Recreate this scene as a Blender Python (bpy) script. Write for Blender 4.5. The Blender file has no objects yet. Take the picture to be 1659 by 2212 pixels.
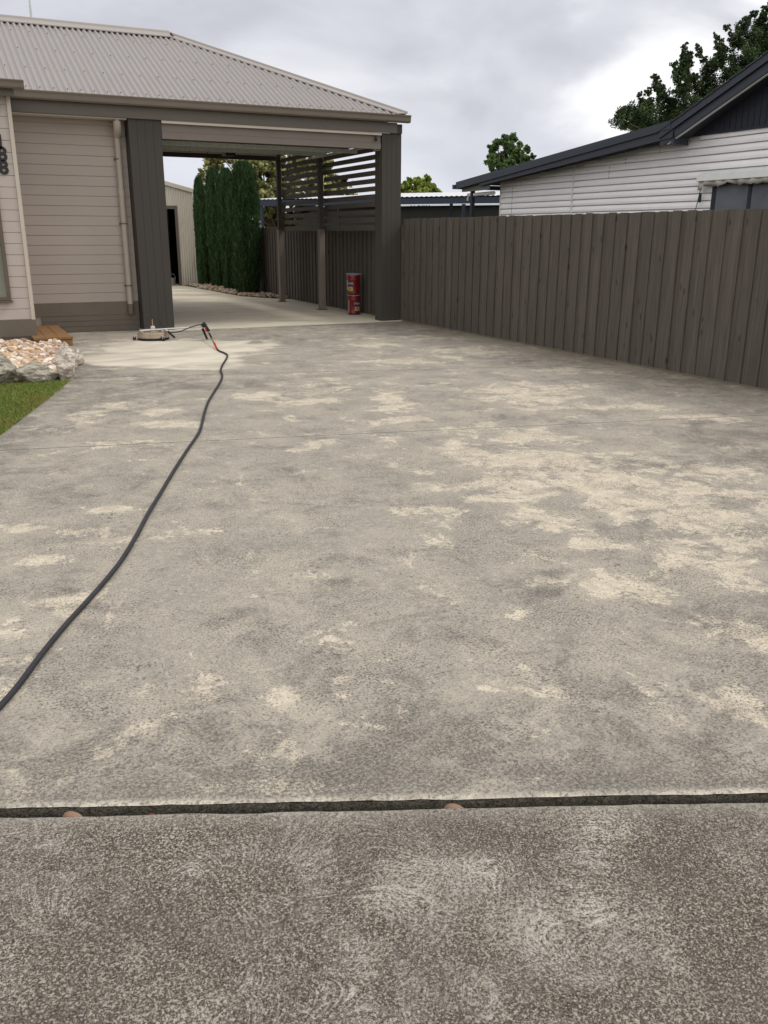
import bpy, bmesh, math, random
import numpy as np
from mathutils import Vector, Matrix, noise
random.seed(7); rng = np.random.default_rng(7)
S = bpy.context.scene
C = S.collection
R = math.radians

# ------------------------------------------------------------------ camera
W_, H_, F_ = 1659.0, 2212.0, 1882.0
def _n(v): return v/np.linalg.norm(v)
_dY = _n(np.array([-125-829.5, 1106-502., -F_]))
_dX = np.array([4995-829.5, 1106-521., -F_]); _dX = _n(_dX-(_dX@_dY)*_dY)
_dZ = np.cross(_dX, _dY)
M3 = np.array([_dX, _dY, _dZ])
EYE = np.array([0, 0, 1.6])
cam_d = bpy.data.cameras.new('camera'); cam = bpy.data.objects.new('camera', cam_d); C.objects.link(cam)
cam.matrix_world = Matrix([list(M3[0])+[0], list(M3[1])+[0], list(M3[2])+[1.6], [0, 0, 0, 1]])
cam_d.sensor_fit = 'VERTICAL'; cam_d.sensor_height = 24; cam_d.sensor_width = 18
cam_d.lens = F_/H_*24; cam_d.clip_end = 2000; cam_d.clip_start = 0.05
S.camera = cam
S.render.resolution_x = 768; S.render.resolution_y = 1024
S.render.engine = 'CYCLES'
S.view_settings.view_transform = 'Standard'; S.view_settings.look = 'None'
S.view_settings.gamma = 1; S.view_settings.use_curve_mapping = False
S.view_settings.exposure = 0.0

def ray(x, y): return M3 @ np.array([(x-829.5)/F_, (1106-y)/F_, -1.0])
def pl(x, y, ax, v):                       # a point of the photograph on the world plane axis = v
    r = ray(x, y); return EYE + r*((v-EYE[ax])/r[ax])
def g(x, y, z=0.0): return pl(x, y, 2, z)
def dep(x, y, d): return EYE + ray(x, y)*d

# ------------------------------------------------------------------ sky + sun
world = bpy.data.worlds.new('World'); S.world = world; world.use_nodes = True
def build_world():
    nt = world.node_tree; N = nt.nodes; L = nt.links; N.clear()
    out = N.new('ShaderNodeOutputWorld'); bg = N.new('ShaderNodeBackground')
    L.new(bg.outputs[0], out.inputs[0])
    sky = N.new('ShaderNodeTexSky'); sky.sky_type = 'NISHITA'; sky.sun_disc = False
    sky.sun_elevation = R(52); sky.sun_rotation = R(58)
    tc = N.new('ShaderNodeTexCoord')
    sep = N.new('ShaderNodeSeparateXYZ'); L.new(tc.outputs['Generated'], sep.inputs[0])
    # clouds: stretched towards the horizon
    zz = N.new('ShaderNodeMath'); zz.operation = 'ADD'; zz.inputs[1].default_value = 0.55; L.new(sep.outputs[2], zz.inputs[0])
    div = N.new('ShaderNodeVectorMath'); div.operation = 'DIVIDE'
    cmb = N.new('ShaderNodeCombineXYZ')
    for i in range(3): L.new(zz.outputs[0], cmb.inputs[i])
    L.new(tc.outputs['Generated'], div.inputs[0]); L.new(cmb.outputs[0], div.inputs[1])
    mp = N.new('ShaderNodeMapping'); mp.inputs['Location'].default_value = (3.1, 1.7, 0.4); mp.inputs['Rotation'].default_value = (0, 0, R(30)); mp.inputs['Scale'].default_value = (1.0, 1.15, 1)
    L.new(div.outputs[0], mp.inputs[0])
    n1 = N.new('ShaderNodeTexNoise'); n1.inputs['Scale'].default_value = 3.4; n1.inputs['Detail'].default_value = 7; n1.inputs['Roughness'].default_value = 0.46; n1.inputs['Distortion'].default_value = 0.35
    L.new(mp.outputs[0], n1.inputs['Vector'])
    cr = N.new('ShaderNodeValToRGB'); e = cr.color_ramp.elements
    e[0].position = 0.36; e[0].color = (0.615, 0.625, 0.68, 1); e[1].position = 0.66; e[1].color = (0.93, 0.935, 0.965, 1)
    m = cr.color_ramp.elements.new(0.5); m.color = (0.75, 0.76, 0.815, 1)
    L.new(n1.outputs[0], cr.inputs[0])
    # paler towards the horizon
    mh = N.new('ShaderNodeMapRange'); mh.inputs[1].default_value = 0.0; mh.inputs[2].default_value = 0.13; mh.inputs[3].default_value = 0.75; mh.inputs[4].default_value = 0.0
    L.new(sep.outputs[2], mh.inputs[0])
    mx0 = N.new('ShaderNodeMix'); mx0.data_type = 'RGBA'; L.new(mh.outputs[0], mx0.inputs[0]); L.new(cr.outputs[0], mx0.inputs[6]); mx0.inputs[7].default_value = (0.70, 0.745, 0.87, 1)
    # the thin bright part of the cloud in front of the sun
    b = ray(1670, 40); b = b/np.linalg.norm(b)
    dt = N.new('ShaderNodeVectorMath'); dt.operation = 'DOT_PRODUCT'; dt.inputs[1].default_value = tuple(b)
    nd = N.new('ShaderNodeVectorMath'); nd.operation = 'MULTIPLY_ADD'; nd.inputs[1].default_value = (0.16, 0.16, 0.16)
    L.new(n1.outputs['Color'], nd.inputs[0]); L.new(tc.outputs['Generated'], nd.inputs[2]); L.new(nd.outputs[0], dt.inputs[0])
    br = N.new('ShaderNodeMapRange'); br.interpolation_type = 'SMOOTHSTEP'
    br.inputs[1].default_value = 1.098; br.inputs[2].default_value = 1.128; br.inputs[3].default_value = 0; br.inputs[4].default_value = 1
    L.new(dt.outputs['Value'], br.inputs[0])
    mx1 = N.new('ShaderNodeMix'); mx1.data_type = 'RGBA'; L.new(br.outputs[0], mx1.inputs[0]); L.new(mx0.outputs[2], mx1.inputs[6]); mx1.inputs[7].default_value = (1.1, 1.09, 1.11, 1)
    # overcast sky is brightest overhead
    zn = N.new('ShaderNodeMapRange'); zn.inputs[1].default_value = 0.32; zn.inputs[2].default_value = 0.95; zn.inputs[3].default_value = 1.0; zn.inputs[4].default_value = 1.45
    L.new(sep.outputs[2], zn.inputs[0])
    # and thinner, brighter cloud behind the photographer
    bk = N.new('ShaderNodeVectorMath'); bk.operation = 'DOT_PRODUCT'; bk.inputs[1].default_value = (-0.55, -0.80, 0.2); L.new(tc.outputs['Generated'], bk.inputs[0])
    bm_ = N.new('ShaderNodeMapRange'); bm_.inputs[1].default_value = -0.1; bm_.inputs[2].default_value = 0.8; bm_.inputs[3].default_value = 1.0; bm_.inputs[4].default_value = 1.75; L.new(bk.outputs['Value'], bm_.inputs[0])
    pr_ = N.new('ShaderNodeMath'); pr_.operation = 'MULTIPLY'; L.new(zn.outputs[0], pr_.inputs[0]); L.new(bm_.outputs[0], pr_.inputs[1])
    wc = N.new('ShaderNodeMix'); wc.data_type = 'RGBA'; wm_ = N.new('ShaderNodeMapRange'); wm_.inputs[1].default_value = 1.0; wm_.inputs[2].default_value = 1.6; L.new(pr_.outputs[0], wm_.inputs[0]); L.new(wm_.outputs[0], wc.inputs[0])
    L.new(mx1.outputs[2], wc.inputs[6]); wc.inputs[7].default_value = (0.70, 0.69, 0.69, 1)
    mul = N.new('ShaderNodeVectorMath'); mul.operation = 'SCALE'; L.new(wc.outputs[2], mul.inputs[0]); L.new(pr_.outputs[0], mul.inputs['Scale'])
    sk = N.new('ShaderNodeVectorMath'); sk.operation = 'SCALE'; sk.inputs['Scale'].default_value = 0.08; L.new(sky.outputs[0], sk.inputs[0])
    mx2 = N.new('ShaderNodeMix'); mx2.data_type = 'RGBA'; mx2.inputs[0].default_value = 0.93
    L.new(sk.outputs[0], mx2.inputs[6]); L.new(mul.outputs[0], mx2.inputs[7])
    L.new(mx2.outputs[2], bg.inputs[0]); bg.inputs[1].default_value = 1.0
build_world()
sd = bpy.data.lights.new('sun', 'SUN'); sd.energy = 1.35; sd.angle = R(13); sd.color = (1, 0.95, 0.87)
sun = bpy.data.objects.new('sun', sd); C.objects.link(sun)
_az, _el = R(58-20), R(56)                 # high, beyond the fence to the right
sdir = Vector((0.60, -0.20, 0.77)).normalized()
sun.rotation_euler = sdir.to_track_quat('Z', 'Y').to_euler()

# ------------------------------------------------------------------ helpers
def srgb(r, gg, b):
    f = lambda c: (c/255/12.92) if c/255 <= .04045 else ((c/255+.055)/1.055)**2.4
    return (f(r), f(gg), f(b), 1)
def mat(name, col, rough=0.7, spec=0.3, metal=0, var=0.12, scale=3.0, bump=0.0, bscale=80, fine=0.0, attr=None, stretch=(1, 1, 1), dirt=None):
    m = bpy.data.materials.new(name); m.use_nodes = True
    nt = m.node_tree; N = nt.nodes; L = nt.links
    b = N['Principled BSDF']; b.inputs['Roughness'].default_value = rough
    b.inputs['Specular IOR Level'].default_value = spec; b.inputs['Metallic'].default_value = metal
    tc = N.new('ShaderNodeTexCoord'); mp = N.new('ShaderNodeMapping'); mp.inputs['Scale'].default_value = stretch
    L.new(tc.outputs['Object'], mp.inputs[0])
    n = N.new('ShaderNodeTexNoise'); n.inputs['Scale'].default_value = scale; n.inputs['Detail'].default_value = 7; n.inputs['Roughness'].default_value = .62
    L.new(mp.outputs[0], n.inputs['Vector'])
    mr = N.new('ShaderNodeMapRange'); mr.inputs[1].default_value = .25; mr.inputs[2].default_value = .75
    mr.inputs[3].default_value = 1-var; mr.inputs[4].default_value = 1+var; L.new(n.outputs[0], mr.inputs[0])
    sc = N.new('ShaderNodeVectorMath'); sc.operation = 'SCALE'; L.new(mr.outputs[0], sc.inputs['Scale'])
    src = None
    if attr:
        a = N.new('ShaderNodeAttribute'); a.attribute_name = attr; src = a.outputs['Color']
        mm = N.new('ShaderNodeVectorMath'); mm.operation = 'MULTIPLY'; mm.inputs[1].default_value = col[:3]; L.new(src, mm.inputs[0]); L.new(mm.outputs[0], sc.inputs[0])
    else: sc.inputs[0].default_value = col[:3]
    cur = sc.outputs[0]
    if fine:
        f = N.new('ShaderNodeTexNoise'); f.inputs['Scale'].default_value = bscale; f.inputs['Detail'].default_value = 3; L.new(mp.outputs[0], f.inputs['Vector'])
        fr = N.new('ShaderNodeMapRange'); fr.inputs[1].default_value = .3; fr.inputs[2].default_value = .7; fr.inputs[3].default_value = 1-fine; fr.inputs[4].default_value = 1+fine; L.new(f.outputs[0], fr.inputs[0])
        s2 = N.new('ShaderNodeVectorMath'); s2.operation = 'SCALE'; L.new(cur, s2.inputs[0]); L.new(fr.outputs[0], s2.inputs['Scale']); cur = s2.outputs[0]
    if dirt:
        f = N.new('ShaderNodeTexNoise'); f.inputs['Scale'].default_value = dirt[1]; f.inputs['Detail'].default_value = 8; f.inputs['Roughness'].default_value = .7; L.new(mp.outputs[0], f.inputs['Vector'])
        fr = N.new('ShaderNodeMapRange'); fr.inputs[1].default_value = dirt[2]; fr.inputs[2].default_value = dirt[2]+.12; L.new(f.outputs[0], fr.inputs[0])
        mx = N.new('ShaderNodeMix'); mx.data_type = 'RGBA'; L.new(fr.outputs[0], mx.inputs[0]); L.new(cur, mx.inputs[6]); mx.inputs[7].default_value = dirt[0]; cur = mx.outputs[2]
    L.new(cur, b.inputs['Base Color'])
    rr = N.new('ShaderNodeMapRange'); rr.inputs[3].default_value = max(0, rough-.08); rr.inputs[4].default_value = min(1, rough+.08); L.new(n.outputs[0], rr.inputs[0]); L.new(rr.outputs[0], b.inputs['Roughness'])
    if bump:
        f = N.new('ShaderNodeTexNoise'); f.inputs['Scale'].default_value = bscale; f.inputs['Detail'].default_value = 5; L.new(mp.outputs[0], f.inputs['Vector'])
        bp = N.new('ShaderNodeBump'); bp.inputs['Strength'].default_value = bump; bp.inputs['Distance'].default_value = .01; L.new(f.outputs[0], bp.inputs['Height']); L.new(bp.outputs[0], b.inputs['Normal'])
    return m

def tag(o, label=None, cat=None, group=None, kind=None):
    if label: o['label'] = label
    if cat: o['category'] = cat
    if group: o['group'] = group
    if kind: o['kind'] = kind
    return o
def empty(name, loc, label, cat, group=None):
    o = bpy.data.objects.new(name, None); C.objects.link(o); o.location = tuple(loc); o.empty_display_size = .2
    INV[o.name] = Vector([float(v) for v in loc])
    return tag(o, label, cat, group)
INV = {}
def world_loc(o):
    v = Vector((0, 0, 0))
    while o is not None:
        v += INV.get(o.name, Vector((0, 0, 0))); o = o.parent
    return v
class MB:                                   # collects shapes in world coordinates; build() links them as one mesh object
    def __init__(s): s.v = []; s.f = []; s.sm = []; s.mi = []; s.cur = 0
    def add(s, vs, fs, smooth=False):
        b = len(s.v); s.v += [tuple(map(float, p)) for p in vs]; s.f += [tuple(i+b for i in f) for f in fs]; s.sm += [smooth]*len(fs); s.mi += [s.cur]*len(fs); return s
    def box(s, x0, x1, y0, y1, z0, z1):
        return s.add([(x0,y0,z0),(x1,y0,z0),(x1,y1,z0),(x0,y1,z0),(x0,y0,z1),(x1,y0,z1),(x1,y1,z1),(x0,y1,z1)],
                     [(0,3,2,1),(4,5,6,7),(0,1,5,4),(1,2,6,5),(2,3,7,6),(3,0,4,7)])
    def prism(s, pts, d):                   # closed polygon (3-D, planar) pushed along vector d
        n = len(pts); d = Vector(d); a = [Vector(p) for p in pts]
        vs = a+[p+d for p in a]
        return s.add(vs, [tuple(range(n))[::-1], tuple(range(n, 2*n))]+[(i, (i+1) % n, n+(i+1) % n, n+i) for i in range(n)])
    def bar(s, p, q, w, h, up=(0, 0, 1)):   # rectangular bar between two points
        p = Vector(p); q = Vector(q); d = (q-p).normalized(); u = Vector(up); r = d.cross(u)
        if r.length < 1e-4: r = d.cross(Vector((0, 1, 0)))
        r.normalize(); u = r.cross(d).normalized()
        c = [r*w/2*a+u*h/2*b for a, b in ((-1,-1),(1,-1),(1,1),(-1,1))]
        return s.add([p+k for k in c]+[q+k for k in c], [(0,1,2,3)[::-1],(4,5,6,7)]+[(i,(i+1)%4,4+(i+1)%4,4+i) for i in range(4)])
    def tube(s, pts, r, n=10, cap=True):
        pts = [Vector([float(c) for c in p]) for p in pts]; m = len(pts); rs = r if hasattr(r, '__len__') else [r]*m
        vs = []; prev = None
        for i, p in enumerate(pts):
            t = (pts[min(i+1, m-1)]-pts[max(i-1, 0)]).normalized()
            if prev is None:
                a = Vector((0, 0, 1)) if abs(t.z) < .9 else Vector((1, 0, 0)); u = t.cross(a).normalized()
            else: u = (prev-t*prev.dot(t)).normalized()
            prev = u; w = t.cross(u)
            for k in range(n):
                a = 2*math.pi*k/n; vs.append(p+u*math.cos(a)*rs[i]+w*math.sin(a)*rs[i])
        fs = [(i*n+k, i*n+(k+1) % n, (i+1)*n+(k+1) % n, (i+1)*n+k) for i in range(m-1) for k in range(n)]
        s.add(vs, fs, True)
        if cap: s.add(vs[:n], [tuple(range(n))[::-1]]); s.add(vs[-n:], [tuple(range(n))])
        return s
    def lathe(s, c, prof, n=32, smooth=True, axis=None):
        c = Vector([float(k) for k in c]); vs = []
        for r, z in prof:
            for k in range(n):
                a = 2*math.pi*k/n; vs.append(c+Vector((r*math.cos(a), r*math.sin(a), z)))
        m = len(prof)
        return s.add(vs, [(i*n+k, i*n+(k+1) % n, (i+1)*n+(k+1) % n, (i+1)*n+k) for i in range(m-1) for k in range(n)], smooth)
    def build(s, name, m, parent=None, label=None, bevel=0):
        me = bpy.data.meshes.new(name)
        off = world_loc(parent) if parent else Vector((0, 0, 0))
        me.from_pydata([tuple(Vector(p)-off) for p in s.v], [], s.f); me.update()
        me.polygons.foreach_set('use_smooth', s.sm)
        for mm in (m if isinstance(m, list) else [m]): me.materials.append(mm)
        if max(s.mi, default=0) > 0: me.polygons.foreach_set('material_index', s.mi)
        o = bpy.data.objects.new(name, me); C.objects.link(o)
        if parent: o.parent = parent
        if bevel:
            b = o.modifiers.new('bevel', 'BEVEL'); b.width = bevel; b.segments = 2; b.limit_method = 'ANGLE'
        if label: o['label'] = label
        return o
def npmesh(name, V, Fq, m, parent=None, cols=None, smooth=False, attrs=None):   # fast mesh: faces all of one size
    me = bpy.data.meshes.new(name); k = Fq.shape[1]; n = len(Fq)
    off = np.array(world_loc(parent)) if parent else np.zeros(3)
    me.vertices.add(len(V)); me.vertices.foreach_set('co', (V-off).astype(np.float32).ravel())
    me.loops.add(n*k); me.loops.foreach_set('vertex_index', Fq.astype(np.int32).ravel())
    me.polygons.add(n); me.polygons.foreach_set('loop_start', np.arange(0, n*k, k, dtype=np.int32)); me.polygons.foreach_set('loop_total', np.full(n, k, dtype=np.int32))
    me.polygons.foreach_set('use_smooth', np.full(n, smooth))
    if cols is not None:
        a = me.color_attributes.new('tint', 'FLOAT_COLOR', 'POINT'); a.data.foreach_set('color', np.c_[cols, np.ones(len(cols))].astype(np.float32).ravel())
    for nm, arr in (attrs or {}).items():
        a = me.attributes.new(nm, 'FLOAT', 'POINT'); a.data.foreach_set('value', arr.astype(np.float32))
    me.update(calc_edges=True); me.materials.append(m)
    o = bpy.data.objects.new(name, me); C.objects.link(o)
    if parent: o.parent = parent
    return o

# ------------------------------------------------------------------ materials
M = {}
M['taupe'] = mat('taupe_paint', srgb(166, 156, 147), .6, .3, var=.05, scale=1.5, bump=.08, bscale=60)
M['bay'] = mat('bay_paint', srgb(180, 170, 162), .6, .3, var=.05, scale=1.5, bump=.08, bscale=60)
M['trimlight'] = mat('light_trim', srgb(190, 180, 166), .5, .3, var=.05)
M['skirt'] = mat('skirt_paint', srgb(106, 98, 87), .6, .3, var=.10, scale=4)
M['gutter'] = mat('gutter_metal', srgb(110, 101, 90), .4, .4, var=.06, scale=4)
M['fascia'] = mat('fascia_metal', srgb(94, 88, 79), .5, .4, var=.06)
M['roof'] = mat('roof_metal', srgb(150, 144, 141), .45, .4, var=.05, scale=.8, fine=.03, bscale=12)
M['cap'] = mat('cap_metal', srgb(154, 147, 141), .45, .4, var=.05)
M['screw'] = mat('screw_metal', srgb(96, 88, 84), .5, .4)
M['pier'] = mat('pier_paint', srgb(68, 64, 59), .65, .25, var=.06, scale=3, stretch=(1, 1, .3))
M['pierdark'] = mat('beam_paint', srgb(66, 60, 56), .7, .25, var=.06)
M['slat'] = mat('slat_paint', srgb(84, 77, 70), .65, .25, var=.08)
M['postlow'] = mat('post_lower_tone', srgb(124, 114, 104), .6, .3, var=.08, scale=3)
M['galv'] = mat('galvanised', srgb(196, 202, 196), .5, .5, metal=.1, var=.2, scale=20)
M['black'] = mat('shade_black', srgb(16, 16, 17), .9, .1)
M['pipe'] = mat('downpipe_plastic', srgb(168, 158, 146), .45, .4, var=.05)
M['glass'] = mat('window_glass', srgb(120, 122, 112), .08, .8, var=.25, scale=2)
M['wframe'] = mat('window_frame', srgb(96, 84, 72), .5, .4)
M['number'] = mat('number_black', srgb(34, 33, 34), .4, .4)
M['deck'] = mat('deck_composite', srgb(134, 100, 66), .6, .3, var=.16, scale=6, stretch=(4, .5, 4), dirt=((.12, .07, .04, 1), 3, .60))
M['shed'] = mat('shed_steel', srgb(192, 185, 170), .5, .4, var=.05)
M['white'] = mat('white_cladding', srgb(243, 240, 240), .5, .35, var=.05, scale=1.2, dirt=((.42, .41, .38, 1), 2.2, .66))
M['whitep'] = mat('white_panel', srgb(214, 216, 212), .5, .35, var=.06, dirt=((.35, .36, .33, 1), 4, .68))
M['navy'] = mat('navy_paint', srgb(56, 61, 70), .5, .35, var=.08)
M['navyd'] = mat('gable_cladding', srgb(48, 50, 60), .6, .25, var=.10)
M['beamblue'] = mat('beam_blue', srgb(48, 58, 74), .5, .35)
M['tiles'] = mat('dark_tiles', srgb(62, 66, 72), .7, .3, var=.2, scale=6)
M['whiteroof'] = mat('pale_roof', srgb(206, 206, 208), .5, .35, var=.04)
M['cloth'] = mat('tattered_cloth', srgb(168, 164, 154), .9, .1, var=.3, scale=6)
M['frost'] = mat('frosted_glass', srgb(96, 101, 108), .3, .5, var=.18, scale=2, fine=.08, bscale=40)
M['bark'] = mat('bark', srgb(92, 78, 64), .9, .1, var=.3, scale=8, bump=.5, bscale=20)
M['darkwall'] = mat('dark_shed_wall', srgb(58, 60, 56), .8, .2, var=.1)
def leafmat(name, trans=.25, rough=.55):
    m = bpy.data.materials.new(name); m.use_nodes = True; nt = m.node_tree; N = nt.nodes; L = nt.links
    b = N['Principled BSDF']; b.inputs['Roughness'].default_value = rough; b.inputs['Specular IOR Level'].default_value = .3
    a = N.new('ShaderNodeAttribute'); a.attribute_name = 'tint'; L.new(a.outputs['Color'], b.inputs['Base Color'])
    t = N.new('ShaderNodeBsdfTranslucent'); L.new(a.outputs['Color'], t.inputs[0])
    ms = N.new('ShaderNodeMixShader'); ms.inputs[0].default_value = trans; L.new(b.outputs[0], ms.inputs[1]); L.new(t.outputs[0], ms.inputs[2])
    L.new(ms.outputs[0], N['Material Output'].inputs[0]); return m
M['leaf'] = leafmat('leaves'); M['needle'] = leafmat('needles', .12, .7); M['blade'] = leafmat('grass_blades', .3)
M['pebble'] = mat('pebbles', (1, 1, 1, 1), .8, .25, var=.14, scale=25, attr='tint', bump=.35, bscale=90)
M['palings'] = None

def paling_mat():
    m = bpy.data.materials.new('painted_palings'); m.use_nodes = True; nt = m.node_tree; N = nt.nodes; L = nt.links
    b = N['Principled BSDF']; b.inputs['Roughness'].default_value = .8; b.inputs['Specular IOR Level'].default_value = .2
    tc = N.new('ShaderNodeTexCoord'); at = N.new('ShaderNodeAttribute'); at.attribute_name = 'tint'
    mp = N.new('ShaderNodeMapping'); mp.inputs['Scale'].default_value = (1, 14, .7); L.new(tc.outputs['Object'], mp.inputs[0])
    off = N.new('ShaderNodeVectorMath'); off.operation = 'MULTIPLY_ADD'; off.inputs[1].default_value = (37, 0, 53); L.new(at.outputs['Color'], off.inputs[0]); L.new(mp.outputs[0], off.inputs[2])
    n = N.new('ShaderNodeTexNoise'); n.inputs['Scale'].default_value = 3; n.inputs['Detail'].default_value = 8; n.inputs['Roughness'].default_value = .65; L.new(off.outputs[0], n.inputs['Vector'])
    cr = N.new('ShaderNodeValToRGB'); e = cr.color_ramp.elements; e[0].position = .3; e[0].color = srgb(76, 71, 65); e[1].position = .72; e[1].color = srgb(100, 93, 85); L.new(n.outputs[0], cr.inputs[0])
    # knots
    mk = N.new('ShaderNodeMapping'); mk.inputs['Scale'].default_value = (1, 9, 3.2); L.new(tc.outputs['Object'], mk.inputs[0])
    v = N.new('ShaderNodeTexVoronoi'); v.inputs['Scale'].default_value = .85; L.new(mk.outputs[0], v.inputs['Vector'])
    kr = N.new('ShaderNodeMapRange'); kr.inputs[1].default_value = .05; kr.inputs[2].default_value = .15; kr.inputs[3].default_value = .75; kr.inputs[4].default_value = 0; L.new(v.outputs['Distance'], kr.inputs[0])
    mx = N.new('ShaderNodeMix'); mx.data_type = 'RGBA'; L.new(kr.outputs[0], mx.inputs[0]); L.new(cr.outputs[0], mx.inputs[6]); mx.inputs[7].default_value = srgb(50, 43, 38)
    sep = N.new('ShaderNodeSeparateColor'); L.new(at.outputs['Color'], sep.inputs[0])
    tr = N.new('ShaderNodeMapRange'); tr.inputs[3].default_value = .90; tr.inputs[4].default_value = 1.09; L.new(sep.outputs[0], tr.inputs[0])
    s = N.new('ShaderNodeVectorMath'); s.operation = 'SCALE'; L.new(mx.outputs[2], s.inputs[0]); L.new(tr.outputs[0], s.inputs['Scale'])
    L.new(s.outputs[0], b.inputs['Base Color'])
    bp = N.new('ShaderNodeBump'); bp.inputs['Strength'].default_value = .4; bp.inputs['Distance'].default_value = .004; L.new(n.outputs[0], bp.inputs['Height']); L.new(bp.outputs[0], b.inputs['Normal'])
    return m
M['palings'] = paling_mat()

def concrete(name, kind):
    m = bpy.data.materials.new(name); m.use_nodes = True; nt = m.node_tree; N = nt.nodes; L = nt.links
    b = N['Principled BSDF']; b.inputs['Specular IOR Level'].default_value = .25; b.inputs['Roughness'].default_value = .82
    tc = N.new('ShaderNodeTexCoord'); P = tc.outputs['Object']
    def nz(scale, det=6, rough=.6, dist=0, vec=None, off=(0, 0, 0), st=(1, 1, 1), out=0):
        mp = N.new('ShaderNodeMapping'); mp.inputs['Location'].default_value = off; mp.inputs['Scale'].default_value = st; L.new(vec or P, mp.inputs[0])
        n = N.new('ShaderNodeTexNoise'); n.inputs['Scale'].default_value = scale; n.inputs['Detail'].default_value = det; n.inputs['Roughness'].default_value = rough; n.inputs['Distortion'].default_value = dist
        L.new(mp.outputs[0], n.inputs['Vector']); return n.outputs[out]
    def mr(x, a, c, lo=0., hi=1., smooth=False):
        n = N.new('ShaderNodeMapRange'); n.inputs[1].default_value = a; n.inputs[2].default_value = c; n.inputs[3].default_value = lo; n.inputs[4].default_value = hi
        if smooth: n.interpolation_type = 'SMOOTHSTEP'
        L.new(x, n.inputs[0]); return n.outputs[0]
    def mth(op, a, c):
        n = N.new('ShaderNodeMath'); n.operation = op
        for i, k in enumerate((a, c)):
            if isinstance(k, (int, float)): n.inputs[i].default_value = k
            else: L.new(k, n.inputs[i])
        return n.outputs[0]
    def mix(f, a, c):
        n = N.new('ShaderNodeMix'); n.data_type = 'RGBA'; n.clamp_factor = True
        L.new(f, n.inputs[0]) if not isinstance(f, (int, float)) else setattr(n.inputs[0], 'default_value', f)
        for i, k in ((6, a), (7, c)):
            if isinstance(k, tuple): n.inputs[i].default_value = k
            else: L.new(k, n.inputs[i])
        return n.outputs[2]
    def at(nm):
        n = N.new('ShaderNodeAttribute'); n.attribute_name = nm; return n.outputs['Fac']
    # direction of the trowel: position about scattered centres, as (radius, angle)
    def swirl(scale, off):
        mp = N.new('ShaderNodeMapping'); mp.inputs['Location'].default_value = off; L.new(P, mp.inputs[0])
        v = N.new('ShaderNodeTexVoronoi'); v.feature = 'SMOOTH_F1'; v.inputs['Smoothness'].default_value = .6; v.inputs['Scale'].default_value = scale; L.new(mp.outputs[0], v.inputs['Vector'])
        d = N.new('ShaderNodeVectorMath'); d.operation = 'SUBTRACT'; L.new(mp.outputs[0], d.inputs[0]); L.new(v.outputs['Position'], d.inputs[1])
        s = N.new('ShaderNodeSeparateXYZ'); L.new(d.outputs[0], s.inputs[0])
        ln = N.new('ShaderNodeVectorMath'); ln.operation = 'LENGTH'; L.new(d.outputs[0], ln.inputs[0])
        an = mth('ARCTAN2', s.outputs[1], s.outputs[0])
        c = N.new('ShaderNodeCombineXYZ'); L.new(mth('MULTIPLY', ln.outputs['Value'], 1.0), c.inputs[0]); L.new(mth('MULTIPLY', an, .16), c.inputs[1])
        return c.outputs[0], ln.outputs['Value']
    gran = nz(235 if kind == 'near' else 210, 3, .8)                                  # sand grain
    gran2 = nz(75, 4, .7, off=(3, 1, 0))
    mott = nz(2.3, 7, .6, .6, off=(5, 2, 0))
    if kind == 'near':
        light, mid, dark = srgb(190, 181, 166), srgb(112, 103, 93), srgb(52, 46, 41)
        col = mix(mr(gran, .45, .54), dark, mid)
        g2 = mth('ADD', mth('MULTIPLY', nz(120, 5, .8, off=(3, 1, 0)), .6), mth('MULTIPLY', gran, .4))
        big = nz(1.7, 5, .6, 1.0, off=(1.3, 4.2, 0))
        cov = mth('ADD', mth('MULTIPLY', at('scuff'), .035), mth('MULTIPLY', mth('SUBTRACT', big, .5), .10))
        col = mix(mth('MULTIPLY', mr(mth('ADD', g2, cov), .52, .55), .8), col, light)
        v1, r1 = swirl(1.6, (.3, .8, 0)); v2, r2 = swirl(1.5, (5.3, 2.8, 0))
        sw = mth('MULTIPLY', nz(34, 5, .7, .3, vec=v1, st=(.35, 6.0, 1)), mr(r1, .10, .25))
        sw = mth('MAXIMUM', sw, mth('MULTIPLY', nz(34, 5, .7, .4, vec=v2, st=(.5, 7.0, 1)), mr(r2, .10, .25)))
        msk = mr(mth('ADD', nz(3.4, 10, .8, .5, off=(7, 7, 0)), mth('MULTIPLY', at('scuff'), .15)), .48, .62)
        st = mth('MULTIPLY', mr(sw, .495, .59), msk)
        st = mth('MULTIPLY', st, mr(nz(150, 4, .85, off=(1, 8, 0)), .455, .53, .15, 1.0))
        col = mix(mth('MULTIPLY', st, .8), col, srgb(208, 203, 194))
        col = mix(mth('MULTIPLY', mr(nz(1.6, 8, .7, .8), .40, .60), .35), col, srgb(86, 81, 74))
        col = mix(mth('MULTIPLY', at('edge'), mr(gran2, .42, .54, .2, 1.0)), col, srgb(168, 162, 150))
        bh = mth('ADD', mth('MULTIPLY', gran, .7), gran2)
        bst, bd = .7, .004
    else:
        base = mix(mr(mott, .38, .62), srgb(156, 149, 138), srgb(176, 167, 152))
        base = mix(mth('MULTIPLY', mr(nz(11, 10, .8, .3, off=(2, 5, 0)), .48, .56), .45), base, srgb(150, 144, 135))
        base = mix(mth('MULTIPLY', mr(nz(26, 8, .8, .2, off=(7, 5, 0)), .50, .57), .5), base, srgb(188, 180, 165))
        sp = nz(100, 5, .8, off=(1, 1, 0), st=(1, 1, 1))
        base = mix(mth('MULTIPLY', mr(sp, .50, .58), .7), base, srgb(122, 117, 108))
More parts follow.
